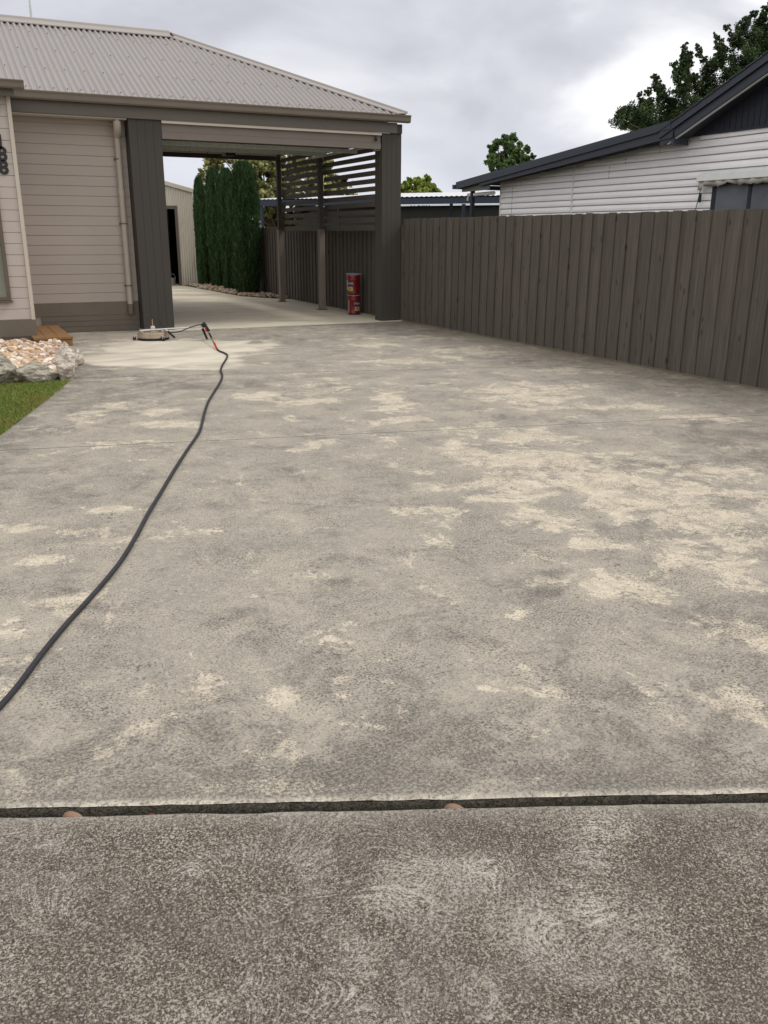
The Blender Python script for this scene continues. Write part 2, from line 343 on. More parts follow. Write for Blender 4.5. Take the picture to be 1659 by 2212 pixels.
        # clean streaks of bare cream concrete with ragged edges
        rag = mth('ADD', mth('MULTIPLY', nz(2.3, 15, .74, .35, off=(2, 9, 0), st=(1.1, 1.0, 1)), .78), mth('MULTIPLY', nz(19, 9, .78, off=(4, 4, 0)), .22))
        cm = mth('ADD', mth('MULTIPLY', at('cream'), .80), mth('MULTIPLY', mth('SUBTRACT', rag, .5), 6.2))
        cmask = mr(cm, .47, .52)
        halo = mr(cm, .1, .5)                              # worn thinner round the bare patches
        base = mix(mth('MULTIPLY', halo, .3), base, srgb(184, 175, 160))
        cream = mix(mr(nz(9, 9, .8, .2, off=(1, 6, 0)), .44, .56), srgb(184, 174, 156), srgb(204, 193, 173))
        # grime: blotches broken up into peppered dots, denser where the dirt attribute is high
        dn = mth('ADD', mth('MULTIPLY', nz(3.1, 15, .80, .5, off=(6, 6, 0)), .72), mth('MULTIPLY', nz(60, 6, .85, .1, off=(8, 3, 0)), .28))
        dm = mth('ADD', mth('MULTIPLY', at('dirt'), .66), mth('MULTIPLY', mth('SUBTRACT', dn, .488), 6.5))
        dmask = mth('MULTIPLY', mr(dm, .22, .80), mr(nz(85, 5, .85, off=(2, 2, 0)), .45, .53, .12, 1.0))
        film = mr(dm, .0, 1.1, 0, .42)
        col = mix(film, base, srgb(134, 128, 119))
        col = mix(mth('MULTIPLY', cmask, mr(dm, .4, 1.3, 1.0, .6)), col, cream)
        col = mix(mth('MULTIPLY', dmask, .80), col, srgb(86, 82, 76))
        pep = mth('ADD', mth('MULTIPLY', nz(38, 4, .7, off=(3, 7, 0)), .7), mth('MULTIPLY', nz(4, 4, .6, off=(1, 7, 0)), .3))
        col = mix(mr(pep, .575, .61, 0, .7), col, srgb(88, 84, 79))
        pep2 = mth('ADD', mth('MULTIPLY', nz(95, 3, .7, off=(5, 1, 0)), .72), mth('MULTIPLY', nz(2.2, 6, .7, off=(4, 2, 0)), .28))
        col = mix(mr(pep2, .545, .575, 0, .7), col, srgb(78, 74, 69))
        col = mix(mth('MULTIPLY', mr(gran, .40, .34), .35), col, srgb(90, 86, 80))
        # freshly washed, pale and smooth
        cl = mix(mr(nz(1.2, 5, .55, .5, st=(1, 1.5, 1)), .38, .62), srgb(182, 174, 158), srgb(212, 204, 186))
        clm = mr(mth('ADD', at('clean'), mth('MULTIPLY', mth('SUBTRACT', nz(2.0, 6, .6, .5, off=(3, 3, 0), st=(1, 1.3, 1)), .5), .9)), .40, .62, smooth=True)
        col = mix(mth('MULTIPLY', clm, .92), col, cl)
        # brown moss film beside the fence
        col = mix(mth('MULTIPLY', at('moss'), mr(nz(6, 12, .8), .40, .58, .25, .95)), col, srgb(96, 87, 66))
        col = mix(mth('MULTIPLY', at('edge'), mth('MULTIPLY', mr(gran2, .40, .52, .15, 1.0), mr(nz(5, 6, .7, off=(9, 9, 0)), .38, .58, .35, 1.0))), col, srgb(212, 204, 186))
        bh = mth('ADD', mth('MULTIPLY', gran, .6), mth('MULTIPLY', gran2, .8)); bst, bd = .45, .003
    # darken / lighten the very large scale a little
    L.new(col, b.inputs['Base Color'])
    bp = N.new('ShaderNodeBump'); bp.inputs['Strength'].default_value = bst; bp.inputs['Distance'].default_value = bd; L.new(bh, bp.inputs['Height']); L.new(bp.outputs[0], b.inputs['Normal'])
    return m
M['conc'] = concrete('driveway_concrete', 'main'); M['concnear'] = concrete('old_concrete', 'near')
M['riser'] = mat('mossy_edge', srgb(78, 74, 66), .9, .1, var=.55, scale=40, fine=.6, bscale=150, bump=.6)
M['jdirt'] = mat('joint_dirt', srgb(52, 48, 42), .9, .1, var=.4, scale=30)
M['floor'] = mat('carport_concrete', srgb(204, 194, 174), .7, .3, var=.16, scale=.9, stretch=(1, 2, 1), fine=.05, bscale=90, dirt=((.19, .18, .16, 1), 1.1, .60))
M['earth'] = mat('earth', srgb(84, 78, 56), .95, .1, var=.3, scale=4, bump=.5, bscale=40)
M['turf'] = mat('turf_soil', srgb(70, 82, 38), .95, .1, var=.3, scale=12, bump=.5, bscale=60)

# ------------------------------------------------------------------ ground
o = MB().add([(-300,-300,-.06),(400,-300,-.06),(400,500,-.06),(-300,500,-.06)], [(0,1,2,3)]).build('ground', M['earth']); tag(o, kind='structure')

# driveway panels (world positions measured on the ground plane)
def edgeL(y): return .22+(y-7.79)*.3384
J3 = lambda x: 2.404-.4375*x                # front joint
J1 = lambda x: 7.18-.2287*(x-.18)
J2 = lambda x: 10.55-.265*(x-1.47)
def left_of(J):
    x = 0.
    for _ in range(40): x = edgeL(J(x))
    return x
CREAM = [(1130,850,105,24),(850,872,45,20),(670,868,65,11),(1010,925,80,9),(990,972,50,22),(1150,945,90,16),(1130,1005,150,38),(1350,1035,230,50),(1450,1100,150,50),
 (930,1100,55,9),(1150,1110,90,18),(1290,1270,48,18),(1400,1282,36,15),(1480,1190,90,35),(1350,1362,28,20),(1605,1520,40,28),(1570,1250,60,32),(140,1292,60,24),(90,1210,60,10),
 (20,1362,26,20),(350,1572,55,50),(95,1585,18,38),(230,958,45,6),(215,890,60,22),(370,915,60,9),(320,955,35,6),(1380,880,80,7),(860,780,90,6),(1030,758,80,10),(60,1140,60,8),
 (1010,1250,60,12),(1170,1260,60,10),(610,1510,25,22),(250,1100,60,7),(800,745,60,4),(1220,800,70,7),(1500,900,80,6),(560,855,60,8),(700,955,60,6),(1640,1080,60,40),(1200,880,60,6),
 (1190,1500,60,15),(1640,1380,40,30),(1060,1080,90,10),(870,905,60,6),(610,1700,180,14),(1300,1180,80,12),(700,830,80,6),(940,730,60,3),(1600,1170,60,20),(150,1150,50,8),(330,890,40,7)]
DIRT = [(1600,960,110,45,.9),(200,860,110,50,.7),(360,832,190,10,.8),(60,930,90,30,.7),(200,1640,260,50,1.0),(650,1650,260,40,.9),(1300,1610,380,60,.8),(1150,1420,150,50,.35),(1500,1330,160,60,.6),
 (1500,1150,160,40,.5),(732,1256,24,6,1.3),(495,1255,16,5,1.0),(1180,1280,34,9,1.5),(1190,1238,28,6,1.4),(137,1276,22,9,1.4),(850,1350,260,50,.35),(1100,905,100,9,.4),(1620,1450,120,80,.5),
 (900,1290,300,40,.3),(760,700,300,8,.7),(1000,715,260,10,.7),(620,735,110,10,.6),(1250,775,200,14,.6),(1500,830,160,20,.7),(160,1060,160,30,.45),(700,1040,200,30,.25),(1450,1000,200,20,.5),
 (1300,1700,500,25,.9),(300,1710,400,18,.5),(400,705,240,5,.8),(200,790,40,20,.7)]
CLEAN = [(395,752,190,20,1.0),(330,775,190,16,1.0),(420,790,150,10,.8),(560,735,60,8,.5),(300,745,90,16,.8)]
def blobs(V, lst, default=1.0):
    out = np.zeros(len(V))
    rel = V-EYE; cam_c = rel@M3          # camera coordinates of ground points (inverse rotation)
    px = 829.5+F_*cam_c[:, 0]/-cam_c[:, 2]; py = 1106-F_*cam_c[:, 1]/-cam_c[:, 2]
    ok = cam_c[:, 2] < -.3
    for t in lst:                          # each stain's size on the ground follows from its size in the photograph
        a = t[4] if len(t) > 4 else default
        c = g(t[0], t[1]); sx = np.linalg.norm(g(t[0]+t[2], t[1])-g(t[0]-t[2], t[1]))/2; sy = np.linalg.norm(g(t[0], t[1]+t[3])-g(t[0], t[1]-t[3]))/2
        u = M3[:2, 0]/np.linalg.norm(M3[:2, 0]); w = np.array([-u[1], u[0]])
        d = V[:, :2]-c[:2]; q = np.sqrt((d@u/sx)**2+(d@w/sy)**2)
        out = np.maximum(out, a*np.exp(-(q*.85)**2))
    return out
def panels():
    AV = []; AF = []; AT = {k: [] for k in ('cream', 'dirt', 'clean', 'moss', 'edge')}
    XR = 7.79; gap = .013
    def J4(x): return 15.28
    specs = [(J3, J1), (J1, J2), (J2, J4)]
    base = 0
    for i, (A, B) in enumerate(specs):
        nu, nv = 190, 150
        for_top = []
        vs = np.linspace(0, 1, nv+1)
        if i == 0: vs = np.concatenate([[0, .0015, .004], vs[1:]])
        us = np.linspace(0, 1, nu+1)
        X = np.zeros((len(vs), len(us))); Y = X.copy()
        for a, v in enumerate(vs):
            # left edge: along the lawn up to y=10.42, then along the stones and the step
            xl0 = left_of(A) if i < 2 else None
            if i == 0: xl = left_of(A)+(left_of(B)-left_of(A))*v
            elif i == 1: xl = left_of(A)+(min(left_of(B), 1.12)-left_of(A))*v
            else:
                yy = J2(1.12)+(15.28-J2(1.12))*v
                xl = np.interp(yy, [10.4, 10.7, 11.6, 13.0, 13.9, 15.28], [1.10, 1.12, 1.30, 1.45, 1.40, 1.40])
            x = xl+(XR-xl)*us
            ya = np.array([A(k) for k in x])+gap/2; yb = np.array([B(k) for k in x])-gap/2
            X[a] = x; Y[a] = ya+(yb-ya)*v
        V = np.stack([X.ravel(), Y.ravel(), np.zeros(X.size)], 1)
        if i == 0:
            wob = np.array([noise.noise((x*9, 3.3, 0))*.005+noise.noise((x*40, 1.3, 0))*.005 for x in X[0]])
            V.reshape(len(vs), len(us), 3)[0, :, 1] += wob; V.reshape(len(vs), len(us), 3)[0, :, 2] = -.007
            V.reshape(len(vs), len(us), 3)[1, :, 1] += wob; V.reshape(len(vs), len(us), 3)[1, :, 2] = -.002
        n = len(us); idx = np.arange(len(V)).reshape(len(vs), n)
        Fq = np.stack([idx[:-1, :-1].ravel(), idx[:-1, 1:].ravel(), idx[1:, 1:].ravel(), idx[1:, :-1].ravel()], 1)
        AV.append(V); AF.append(Fq+base); base += len(V)
        AT['cream'].append(blobs(V, CREAM)); AT['clean'].append(blobs(V, CLEAN))
        dirt = blobs(V, DIRT)
        d3 = V[:, 1]-(2.404-.4375*V[:, 0])      # grime near the front joint, under the fence and along the lawn
        dirt = np.maximum(dirt, np.clip(1-d3/1.0, 0, 1)*1.1)
        dl = V[:, 0]-(.22+(V[:, 1]-7.79)*.3384); dirt = np.maximum(dirt, np.clip(1-dl/.9, 0, 1)*.8*(V[:, 1] < 12))
        AT['dirt'].append(dirt)
        AT['moss'].append(np.clip(1-(7.79-V[:, 0])/1.15, 0, 1)**1.2*.95*np.clip((V[:, 1]-5)/3, 0.2, 1))
        e = np.exp(-(d3/.022)**2)*.95 if i == 0 else np.zeros(len(V))
        d2 = V[:, 1]-(10.55-.265*(V[:, 0]-1.47)); d1 = V[:, 1]-(7.18-.2287*(V[:, 0]-.18))
        e = np.maximum(e, np.exp(-(d1/.03)**2)*.35)
        AT['edge'].append(e)
    V = np.concatenate(AV); Fq = np.concatenate(AF)
    o = npmesh('driveway', V, Fq, M['conc'], attrs={k: np.concatenate(v) for k, v in AT.items()})
    return tag(o, kind='structure')
panels()
vv = np.array([(1.3, 15.27, -.0005), (2.949, 15.27, -.0005), (2.949, 15.73, -.0005), (1.3, 15.73, -.0005)]); tag(npmesh('driveway_apron', vv, np.array([[0, 1, 2, 3]]), M['conc'], attrs={'dirt': np.full(4, .6)}), kind='structure')
# side and riser of the slab, dark with moss, and the dirt in its joints
mb = MB(); xs = np.linspace(-2.2, 7.79, 300)
top = []; bot = []
for x in xs:
    y = J3(x)+.003+noise.noise((x*9, 3.3, 0))*.005+noise.noise((x*40, 1.3, 0))*.005
    top.append((x, y, -.0065)); bot.append((x, y-.006+noise.noise((x*25, 0, 5))*.002, -.052))
n = len(xs); mb.add(top+bot, [(i, n+i, n+i+1, i+1) for i in range(n-1)])
mb.add([(x, edgeL(x)-.0, 0) for x in ()], [])
lp = [(edgeL(y), y) for y in np.linspace(2.9, 10.42, 30)]
mb.add([(a, b, -.001) for a, b in lp]+[(a, b, -.055) for a, b in lp], [(i, i+1, 30+i+1, 30+i) for i in range(29)])
tag(mb.build('driveway_edge', M['riser']), kind='structure')
o = MB().add([(-2.2,2.5,-.03),(7.79,-1.3,-.03),(7.79,15.28,-.03),(1.4,15.28,-.03),(1.2,10.42,-.03)], [(0,1,2,3,4)]).build('joint_bed', M['jdirt']); tag(o, kind='structure')
# the bed must stop short of the step down at the front
o.data.vertices[0].co = (-1.45, J3(-1.45)+.03, -.03); o.data.vertices[1].co = (7.79, J3(7.79)+.03, -.03)

SCUFF = [(719,1762,90,20,.9),(684,1834,60,40,.8),(99,1963,30,60,.6),(307,2042,50,30,.6),(779,2052,30,30,.8),(838,1898,40,50,1.0),(949,1867,90,35,.9),(1135,1993,60,50,1.2),(1297,1943,50,30,1.0),
 (1387,1993,70,35,.7),(1468,2074,30,50,.7),(1226,1772,50,20,.5),(1040,1872,40,30,.9),(1594,1852,30,20,.8),(430,2190,40,30,.8),(1050,2150,50,60,.7),(1480,2160,40,50,.6),(1000,1935,130,40,.5),(60,1790,120,20,.4),(560,1960,60,40,.3),(1250,1830,60,30,.5)]
def near_slab():
    us = np.linspace(-3.2, 9, 260); vs = np.linspace(0, 1, 110)
    X, Vv = np.meshgrid(us, vs)
    Yt = 2.404-.4375*X-.021
    wob = np.array([noise.noise((x*6, 8.3, 0))*.006+noise.noise((x*30, 2.3, 0))*.004 for x in us])
    Yt = Yt+wob[None, :]*1.0
    D = np.concatenate([[0, .006, .014], np.linspace(.03, 6.5, 107)])
    Y = Yt-D[:, None]; Z = np.full_like(X, -.015); Z[0] = -.034; Z[1] = -.0185
    V = np.stack([X.ravel(), Y.ravel(), Z.ravel()], 1); n = len(us); idx = np.arange(len(V)).reshape(len(vs), n)
    Fq = np.stack([idx[1:, :-1].ravel(), idx[1:, 1:].ravel(), idx[:-1, 1:].ravel(), idx[:-1, :-1].ravel()], 1)
    e = np.exp(-(np.repeat(D[:, None], n, 1)/.045)**2)*.6
    tag(npmesh('crossover', V, Fq, M['concnear'], attrs={'edge': e.ravel(), 'scuff': blobs(V, SCUFF)}), kind='structure')
near_slab()
# carport floor and the path behind it
o = MB().prism([(2.95,15.29,-.05),(7.79,15.29,-.05),(7.79,21.6,-.05),(7.3,22.4,-.05),(6.95,23.3,-.05),(6.75,28.9,-.05),(6.62,33,-.05),(2.95,33,-.05)], (0,0,.054)).build('carport_floor', M['floor']); tag(o, kind='structure')

# lawn
GX0 = -4.0
o = MB().prism([(GX0,4.25,-.05),(edgeL(3.25)-.015,3.25,-.05),(1.08,10.42,-.05),(1.05,10.6,-.05),(GX0,10.6,-.05)], (0,0,.042)).build('lawn', M['turf']); tag(o, kind='structure')
def grass():
    n1, n2 = 46000, 52000
    y = np.where(np.arange(n1+n2) < n1, rng.uniform(6.5, 10.45, n1+n2), rng.uniform(3.2, 10.45, n1+n2)); xe = edgeL(y)-.012
    x = np.where(np.arange(n1+n2) < n1, xe-rng.uniform(0, 1.1, n1+n2), rng.uniform(GX0, 1, n1+n2)); x = np.minimum(x, xe+rng.normal(0, .012, n1+n2)+.004); ok = y > 2.43-.4375*x+.02; x = x[ok]; y = y[ok]
    n = len(x); h = rng.uniform(.015, .042, n); a = rng.uniform(0, 6.28, n); w = rng.uniform(.0018, .0035, n)
    lean = rng.uniform(.1, 1.0, n)*h; la = rng.uniform(0, 6.28, n)
    B = np.stack([x, y, np.full(n, -.010)], 1); wv = np.stack([np.cos(a)*w, np.sin(a)*w, np.zeros(n)], 1)
    mid = B+np.stack([np.cos(la)*lean*.35, np.sin(la)*lean*.35, h*.6], 1); tip = B+np.stack([np.cos(la)*lean, np.sin(la)*lean, h], 1)
    V = np.stack([B-wv, B+wv, mid+wv*.8, tip, mid-wv*.8], 1).reshape(-1, 3)
    Fq = np.arange(n)[:, None]*5+np.array([0, 1, 2, 3, 4])
    pal = np.array([srgb(98, 122, 52)[:3], srgb(128, 148, 68)[:3], srgb(78, 104, 42)[:3], srgb(168, 172, 104)[:3], srgb(150, 126, 80)[:3]])
    pt = np.array([noise.noise((float(a)*2.2, float(b)*2.2, 0)) for a, b in zip(x, y)])
    k = rng.choice(5, n, p=[.30, .26, .18, .15, .11]); k = np.where((pt > .25) & (rng.random(n) < .3), 4, k)
    cols = np.repeat(pal[k]*rng.uniform(.85, 1.45, (n, 1)), 5, 0)
    tag(npmesh('grass', V, Fq, M['blade'], cols=cols), 'short green lawn grass beside the driveway edge', 'grass', kind='stuff')
grass()

# ------------------------------------------------------------------ stones
def rock(name, c, s, seed, m, label=None, cat=None, group=None, rot=0, sub=4, amp=.22):
    bm = bmesh.new(); bmesh.ops.create_icosphere(bm, subdivisions=sub, radius=1)
    off = Vector((seed*3.7, seed*1.3, seed*2.1))
    planes = []; rr = random.Random(seed)
    for _ in range(11):
        d = Vector((rr.uniform(-1,1), rr.uniform(-1,1), rr.uniform(-1,1))).normalized(); planes.append((d, rr.uniform(.55, .80)))
    cr_, sr_ = math.cos(rot), math.sin(rot)
    for v in bm.verts:
        p = v.co.copy()
        for d, k in planes:
            q = p.dot(d)
            if q > k: p -= d*(q-k)*.92
        p *= 1+amp*.5*noise.noise(p*1.6+off)+amp*.28*noise.noise(p*5+off)+amp*.14*noise.noise(p*14+off)
        x, y, z = p.x*s[0]*1.25, p.y*s[1]*1.25, p.z*s[2]*1.25
        v.co = Vector((x*cr_-y*sr_, x*sr_+y*cr_, z))
    zmin = min(v.co.z for v in bm.verts)
    for v in bm.verts: v.co.z = max(v.co.z, zmin*.75)
    me = bpy.data.meshes.new(name); bm.to_mesh(me); bm.free(); me.materials.append(m)
    for p in me.polygons: p.use_smooth = False
    o = bpy.data.objects.new(name, me); C.objects.link(o); o.location = (float(c[0]), float(c[1]), float(c[2])-zmin*.75)
    return tag(o, label, cat, group)
def stonemat(name, a, b_):
    m = bpy.data.materials.new(name); m.use_nodes = True; nt = m.node_tree; N = nt.nodes; L = nt.links
    b = N['Principled BSDF']; b.inputs['Roughness'].default_value = .85; b.inputs['Specular IOR Level'].default_value = .25
    tc = N.new('ShaderNodeTexCoord'); n = N.new('ShaderNodeTexNoise'); n.inputs['Scale'].default_value = 12; n.inputs['Detail'].default_value = 12; n.inputs['Roughness'].default_value = .82
    mp = N.new('ShaderNodeMapping'); mp.inputs['Scale'].default_value = (.6, 1, 2.2); mp.inputs['Rotation'].default_value = (0, .5, 0)
    L.new(tc.outputs['Object'], mp.inputs[0]); L.new(mp.outputs[0], n.inputs['Vector'])
    cr = N.new('ShaderNodeValToRGB'); e = cr.color_ramp.elements; e[0].position = .43; e[0].color = a; e[1].position = .57; e[1].color = b_; L.new(n.outputs[0], cr.inputs[0]); L.new(cr.outputs[0], b.inputs['Base Color'])
    bp = N.new('ShaderNodeBump'); bp.inputs['Strength'].default_value = .8; bp.inputs['Distance'].default_value = .02; L.new(n.outputs[0], bp.inputs['Height']); L.new(bp.outputs[0], b.inputs['Normal'])
    return m
M['stoneg'] = stonemat('grey_green_stone', srgb(108, 101, 88), srgb(190, 184, 168))
M['stonew'] = stonemat('white_stone', srgb(146, 131, 116), srgb(226, 218, 206))
GR = 'boulders edging the pebble bed'
rock('boulder', (.33, 10.56, -.03), (.27, .16, .175), 3, M['stoneg'], 'grey green boulder at the left edge of the photo, above the lawn', 'boulder', GR, rot=.12, amp=.3)
rock('boulder', (.79, 10.53, -.03), (.205, .12, .118), 5, M['stoneg'], 'low wide grey boulder between the lawn and the pebbles', 'boulder', GR, rot=-.12, amp=.25)
rock('boulder', (1.065, 10.60, -.02), (.095, .13, .165), 8, M['stonew'], 'upright cream boulder at the corner where lawn meets driveway', 'boulder', GR, rot=.3, amp=.22)
rock('boulder', (1.16, 11.36, -.02), (.115, .20, .155), 11, M['stonew'], 'white jagged boulder directly behind the upright corner one', 'boulder', GR, rot=-.25, amp=.26)
rock('boulder', (1.27, 12.35, -.02), (.095, .22, .125), 14, M['stonew'], 'pale pointed boulder nearest the brown timber step', 'boulder', GR, rot=-.12, amp=.26)
rock('boulder', (1.37, 11.80, -.02), (.055, .16, .105), 17, M['stonew'], 'small brownish white rock leaning on the outside of the white boulders', 'boulder', GR, rot=-.2, amp=.26)
def stones(name, inside, n, size, pal, zbase, label, cat, seed, bounds, heap=.0):
    r = np.random.default_rng(seed); ico = bmesh.new(); bmesh.ops.create_icosphere(ico, subdivisions=1, radius=1)
    bv = np.array([v.co[:] for v in ico.verts]); bf = np.array([[v.index for v in f.verts] for f in ico.faces]); ico.free()
    Vs = []; Fs = []; Cs = []; k = 0; tries = 0
    while k < n and tries < n*20:
        tries += 1
        x, y = r.uniform(bounds[0], bounds[1]), r.uniform(bounds[2], bounds[3])
        if not inside(x, y): continue
        s = size*r.uniform(.55, 1.25)*np.array([r.uniform(.8, 1.4), r.uniform(.7, 1), r.uniform(.38, .7)])
        v = bv*r.uniform(.72, 1.12, (len(bv), 1))*s
        a, b, c = r.uniform(0, 6.28), r.normal(0, .35), r.normal(0, .35)
        Rz = np.array([[math.cos(a), -math.sin(a), 0], [math.sin(a), math.cos(a), 0], [0, 0, 1]]); Rx = np.array([[1, 0, 0], [0, math.cos(b), -math.sin(b)], [0, math.sin(b), math.cos(b)]]); Ry = np.array([[math.cos(c), 0, math.sin(c)], [0, 1, 0], [-math.sin(c), 0, math.cos(c)]])
        v = v@(Rz@Rx@Ry).T+np.array([x, y, zbase+heap*r.random()+s[2]*.4])
        Vs.append(v); Fs.append(bf+k*len(bv)); Cs.append(np.repeat([pal[r.integers(len(pal))]*r.uniform(.8, 1.15)], len(bv), 0)); k += 1
    return tag(npmesh(name, np.concatenate(Vs), np.concatenate(Fs), M['pebble'], cols=np.concatenate(Cs)), label, cat, kind='stuff')
PAL = [np.array(srgb(*c)[:3])*.88 for c in ((216,184,148),(224,204,180),(198,164,138),(208,174,156),(190,170,158),(234,222,204),(204,170,132),(160,132,112),(220,198,170),(236,230,218))]
o = MB().prism([(-4,10.6,-.05),(1.1,10.6,-.05),(1.2,11.4,-.05),(1.35,12.6,-.05),(1.45,14.3,-.05),(-4,14.3,-.05)], (0,0,.075)).build('garden_bed', M['earth']); tag(o, kind='structure')
def inbed(x, y):
    xr = np.interp(y, [10.6, 11.4, 12.6, 13.9], [1.02, 1.12, 1.26, 1.38]); return 10.55 < y < 14.05 and x < xr and not (x > .96 and y > 13.78)
stones('pebbles', inbed, 3300, .060, PAL, .02, 'peach and cream broken pebbles in the bed by the house', 'pebbles', 4, (-1.0, 1.45, 10.6, 14.05), .05)
PAL2 = [c*.72 for c in PAL]
def inbed2(x, y):
    xl = np.interp(y, [21.6, 22.4, 23.3, 28.9], [7.79, 7.32, 6.97, 6.78]); return xl < x < 7.76
o = MB().prism([(7.79,21.6,-.05),(7.79,29.5,-.05),(6.75,29.5,-.05),(6.75,28.9,-.05),(6.95,23.3,-.05),(7.3,22.4,-.05)], (0,0,.062)).build('planting_bed', M['earth']); tag(o, kind='structure')
stones('pebble_mulch', inbed2, 2600, .045, PAL2, .01, 'brown pebbles round the feet of the conifers', 'pebbles', 9, (6.75, 7.79, 21.6, 28.6), .05)

# ------------------------------------------------------------------ fence
def palings(y0, y1, ztop, x, pitch, seed, label, lap=.6):
    r = random.Random(seed); root = empty('paling_fence', (x, y0, 0), label, 'fence')
    Vs = []; Fs = []; Cs = []; k = 0; y = y0
    def brd(ya, yb, xo, zt, z0):
        nonlocal k
        th = .016; t = r.random()
        v = [(xo, ya, z0), (xo, yb, z0), (xo+th, yb, z0), (xo+th, ya, z0), (xo, ya, zt), (xo, yb, zt+r.uniform(-.003, .003)), (xo+th, yb, zt), (xo+th, ya, zt)]
        Vs.extend(v); Fs.extend([[i+k for i in f] for f in ((0,3,2,1),(4,5,6,7),(0,1,5,4),(1,2,6,5),(2,3,7,6),(3,0,4,7))]); Cs.extend([(t, t, t)]*8); k += 8
    while y < y1-.05:
        e = min(y+pitch*lap, y1); tilt = r.uniform(-.002, .002)
        brd(y+.001, e-.001, x+tilt, ztop+r.uniform(-.006, .005), .015)
        if e < y1-.02: brd(e-.02, min(y+pitch+.02, y1), x+.019, ztop-.004+r.uniform(-.006, .006), .015)
        y += pitch
    npmesh('palings', np.array(Vs), np.array(Fs), M['palings'], parent=root, cols=np.array(Cs))
    rl = MB()
    for z in (.35, .95, ztop-.25): rl.box(x+.036, x+.086, y0+.01, y1-.01, z-.035, z+.035)
    rl.build('rail', M['skirt'], root)
    yy = y0+.4; 
    for _ in range(int((y1-y0)/2.4)+1):
        if yy < y1: MB().box(x+.087, x+.177, yy, yy+.1, -.05, ztop-.05).build('fence_post', M['skirt'], root)
        yy += 2.4
    MB().box(x-.012, x-.001, y0, y1, -.012, .022).build('plinth', M['skirt'], root)
    return root
palings(.3, 15.35, 1.872, 7.802, .2315, 1, 'tall dark brown timber paling fence along the right side of the driveway')
palings(15.36, 31.0, 1.76, 7.805, .205, 2, 'dark paling fence behind the slatted screen of the carport', lap=.5)

# ------------------------------------------------------------------ house
HL = 'taupe weatherboard house with pale corrugated hip roof and open carport'
house = empty('house', (-1, 18, 0), HL, 'house')
def lap_wall(mb, a0, a1, z0, z1, pitch, plane, axis='y', out=-1, prof=None):
    # horizontal boards; plane = coordinate of the wall face, out = direction of the outside
    prof = prof or [(0, .016), (1, .003)]
    z = z0
    while z < z1-.003:
        zt = min(z+pitch, z1)
        pts = [(plane+out*d, z+(zt-z)*t) for t, d in prof]
        ring = [(plane, z)]+pts+[(plane, zt)]
        for (p, q) in zip(ring[:-1], ring[1:]):
            if axis == 'y': vs = [(a0, p[0], p[1]), (a1, p[0], p[1]), (a1, q[0], q[1]), (a0, q[0], q[1])]
            else: vs = [(p[0], a1, p[1]), (p[0], a0, p[1]), (q[0], a0, q[1]), (q[0], a1, q[1])]
            mb.add(vs, [(0, 1, 2, 3)])
        z = zt
VY = 15.74
wall = MB(); lap_wall(wall, 1.0, 2.895, .48, 3.36, .1535, VY, prof=[(0, .001), (.045, .001), (.055, .012), (1, .011)]); wall.box(-6, 2.895, VY+.001, VY+.12, 0, 3.4)
wall.box(-6, -5.9, VY+.13, 21.6, 0, 3.4).box(-6, 2.9, 21.5, 21.6, 0, 3.4)
wall_o = wall.build('wall', M['taupe'], house)
MB().box(1.0, 2.892, VY-.022, VY, .275, .478).build('skirting', M['skirt'], house)
sl = MB()
for a, b in ((.005, .088), (.098, .176), (.186, .262)): sl.box(1.3, 2.892, VY-.02, VY-.002, a, b)
sl.build('base_slats', M['skirt'], house)
MB().box(2.9, 2.98, VY-.0, 21.5, 0, 3.4).build('side_wall', M['taupe'], house)
# bay at the left
BY = 14.2
bay = MB(); lap_wall(bay, -4.0, 1.03, .37, 3.42, .1535, BY, prof=[(0, .001), (.045, .001), (.055, .012), (1, .011)]); bay.box(-4, 1.055, BY+.001, BY+.1, .0, 3.42).box(.98, 1.055, BY+.101, VY-.03, 0, 3.42)
bay.build('bay_wall', M['bay'], house)
MB().box(1.032, 1.085, BY-.028, BY+.03, .37, 3.42).build('corner_trim', M['trimlight'], house)
MB().box(-4, 1.09, BY-.03, BY-.002, .13, .369).build('bay_skirting', M['skirt'], house)
s2 = MB(); s2.box(-4, 1.05, BY-.015, BY-.002, .075, .12).box(-4, 1.05, BY-.015, BY-.002, .01, .068); s2.build('bay_base_slats', M['skirt'], house)
wf = MB(); wx0, wx1, wz0, wz1 = -.9, .785, .655, 2.25
for a, b, c, d in ((wx0, wx1, wz0, wz0+.05), (wx0, wx1, wz1-.05, wz1), (wx0, wx0+.05, wz0+.051, wz1-.051), (wx1-.05, wx1, wz0+.051, wz1-.051), (wx0+.051, wx1-.051, 1.42, 1.48), (-.05, 0, wz0+.051, 1.419)): wf.box(a, b, BY-.05, BY-.015, c, d)
wf_o = wf.build('window_frame', M['wframe'], house, bevel=.004)
MB().box(wx0+.04, wx1-.04, BY-.028, BY-.0161, wz0+.04, wz1-.04).build('window_glass', M['glass'], wf_o)
MB().box(wx0-.03, wx1+.02, BY-.075, BY-.03, wz0-.03, wz0-.002).build('window_sill', M['wframe'], house)
def text_mesh(txt, size, ext):
    cu = bpy.data.curves.new('txt', 'FONT'); cu.body = txt; cu.size = size; cu.extrude = ext; cu.align_x = 'CENTER'; cu.align_y = 'CENTER'; cu.offset = size*.035
    to = bpy.data.objects.new('txt', cu); C.objects.link(to); bpy.context.view_layer.update()
    me = bpy.data.meshes.new_from_object(to.evaluated_get(bpy.context.evaluated_depsgraph_get()))
    vs = [v.co.copy() for v in me.vertices]; fs = [tuple(p.vertices) for p in me.polygons]
    bpy.data.objects.remove(to); bpy.data.curves.remove(cu); bpy.data.meshes.remove(me)
    return vs, fs
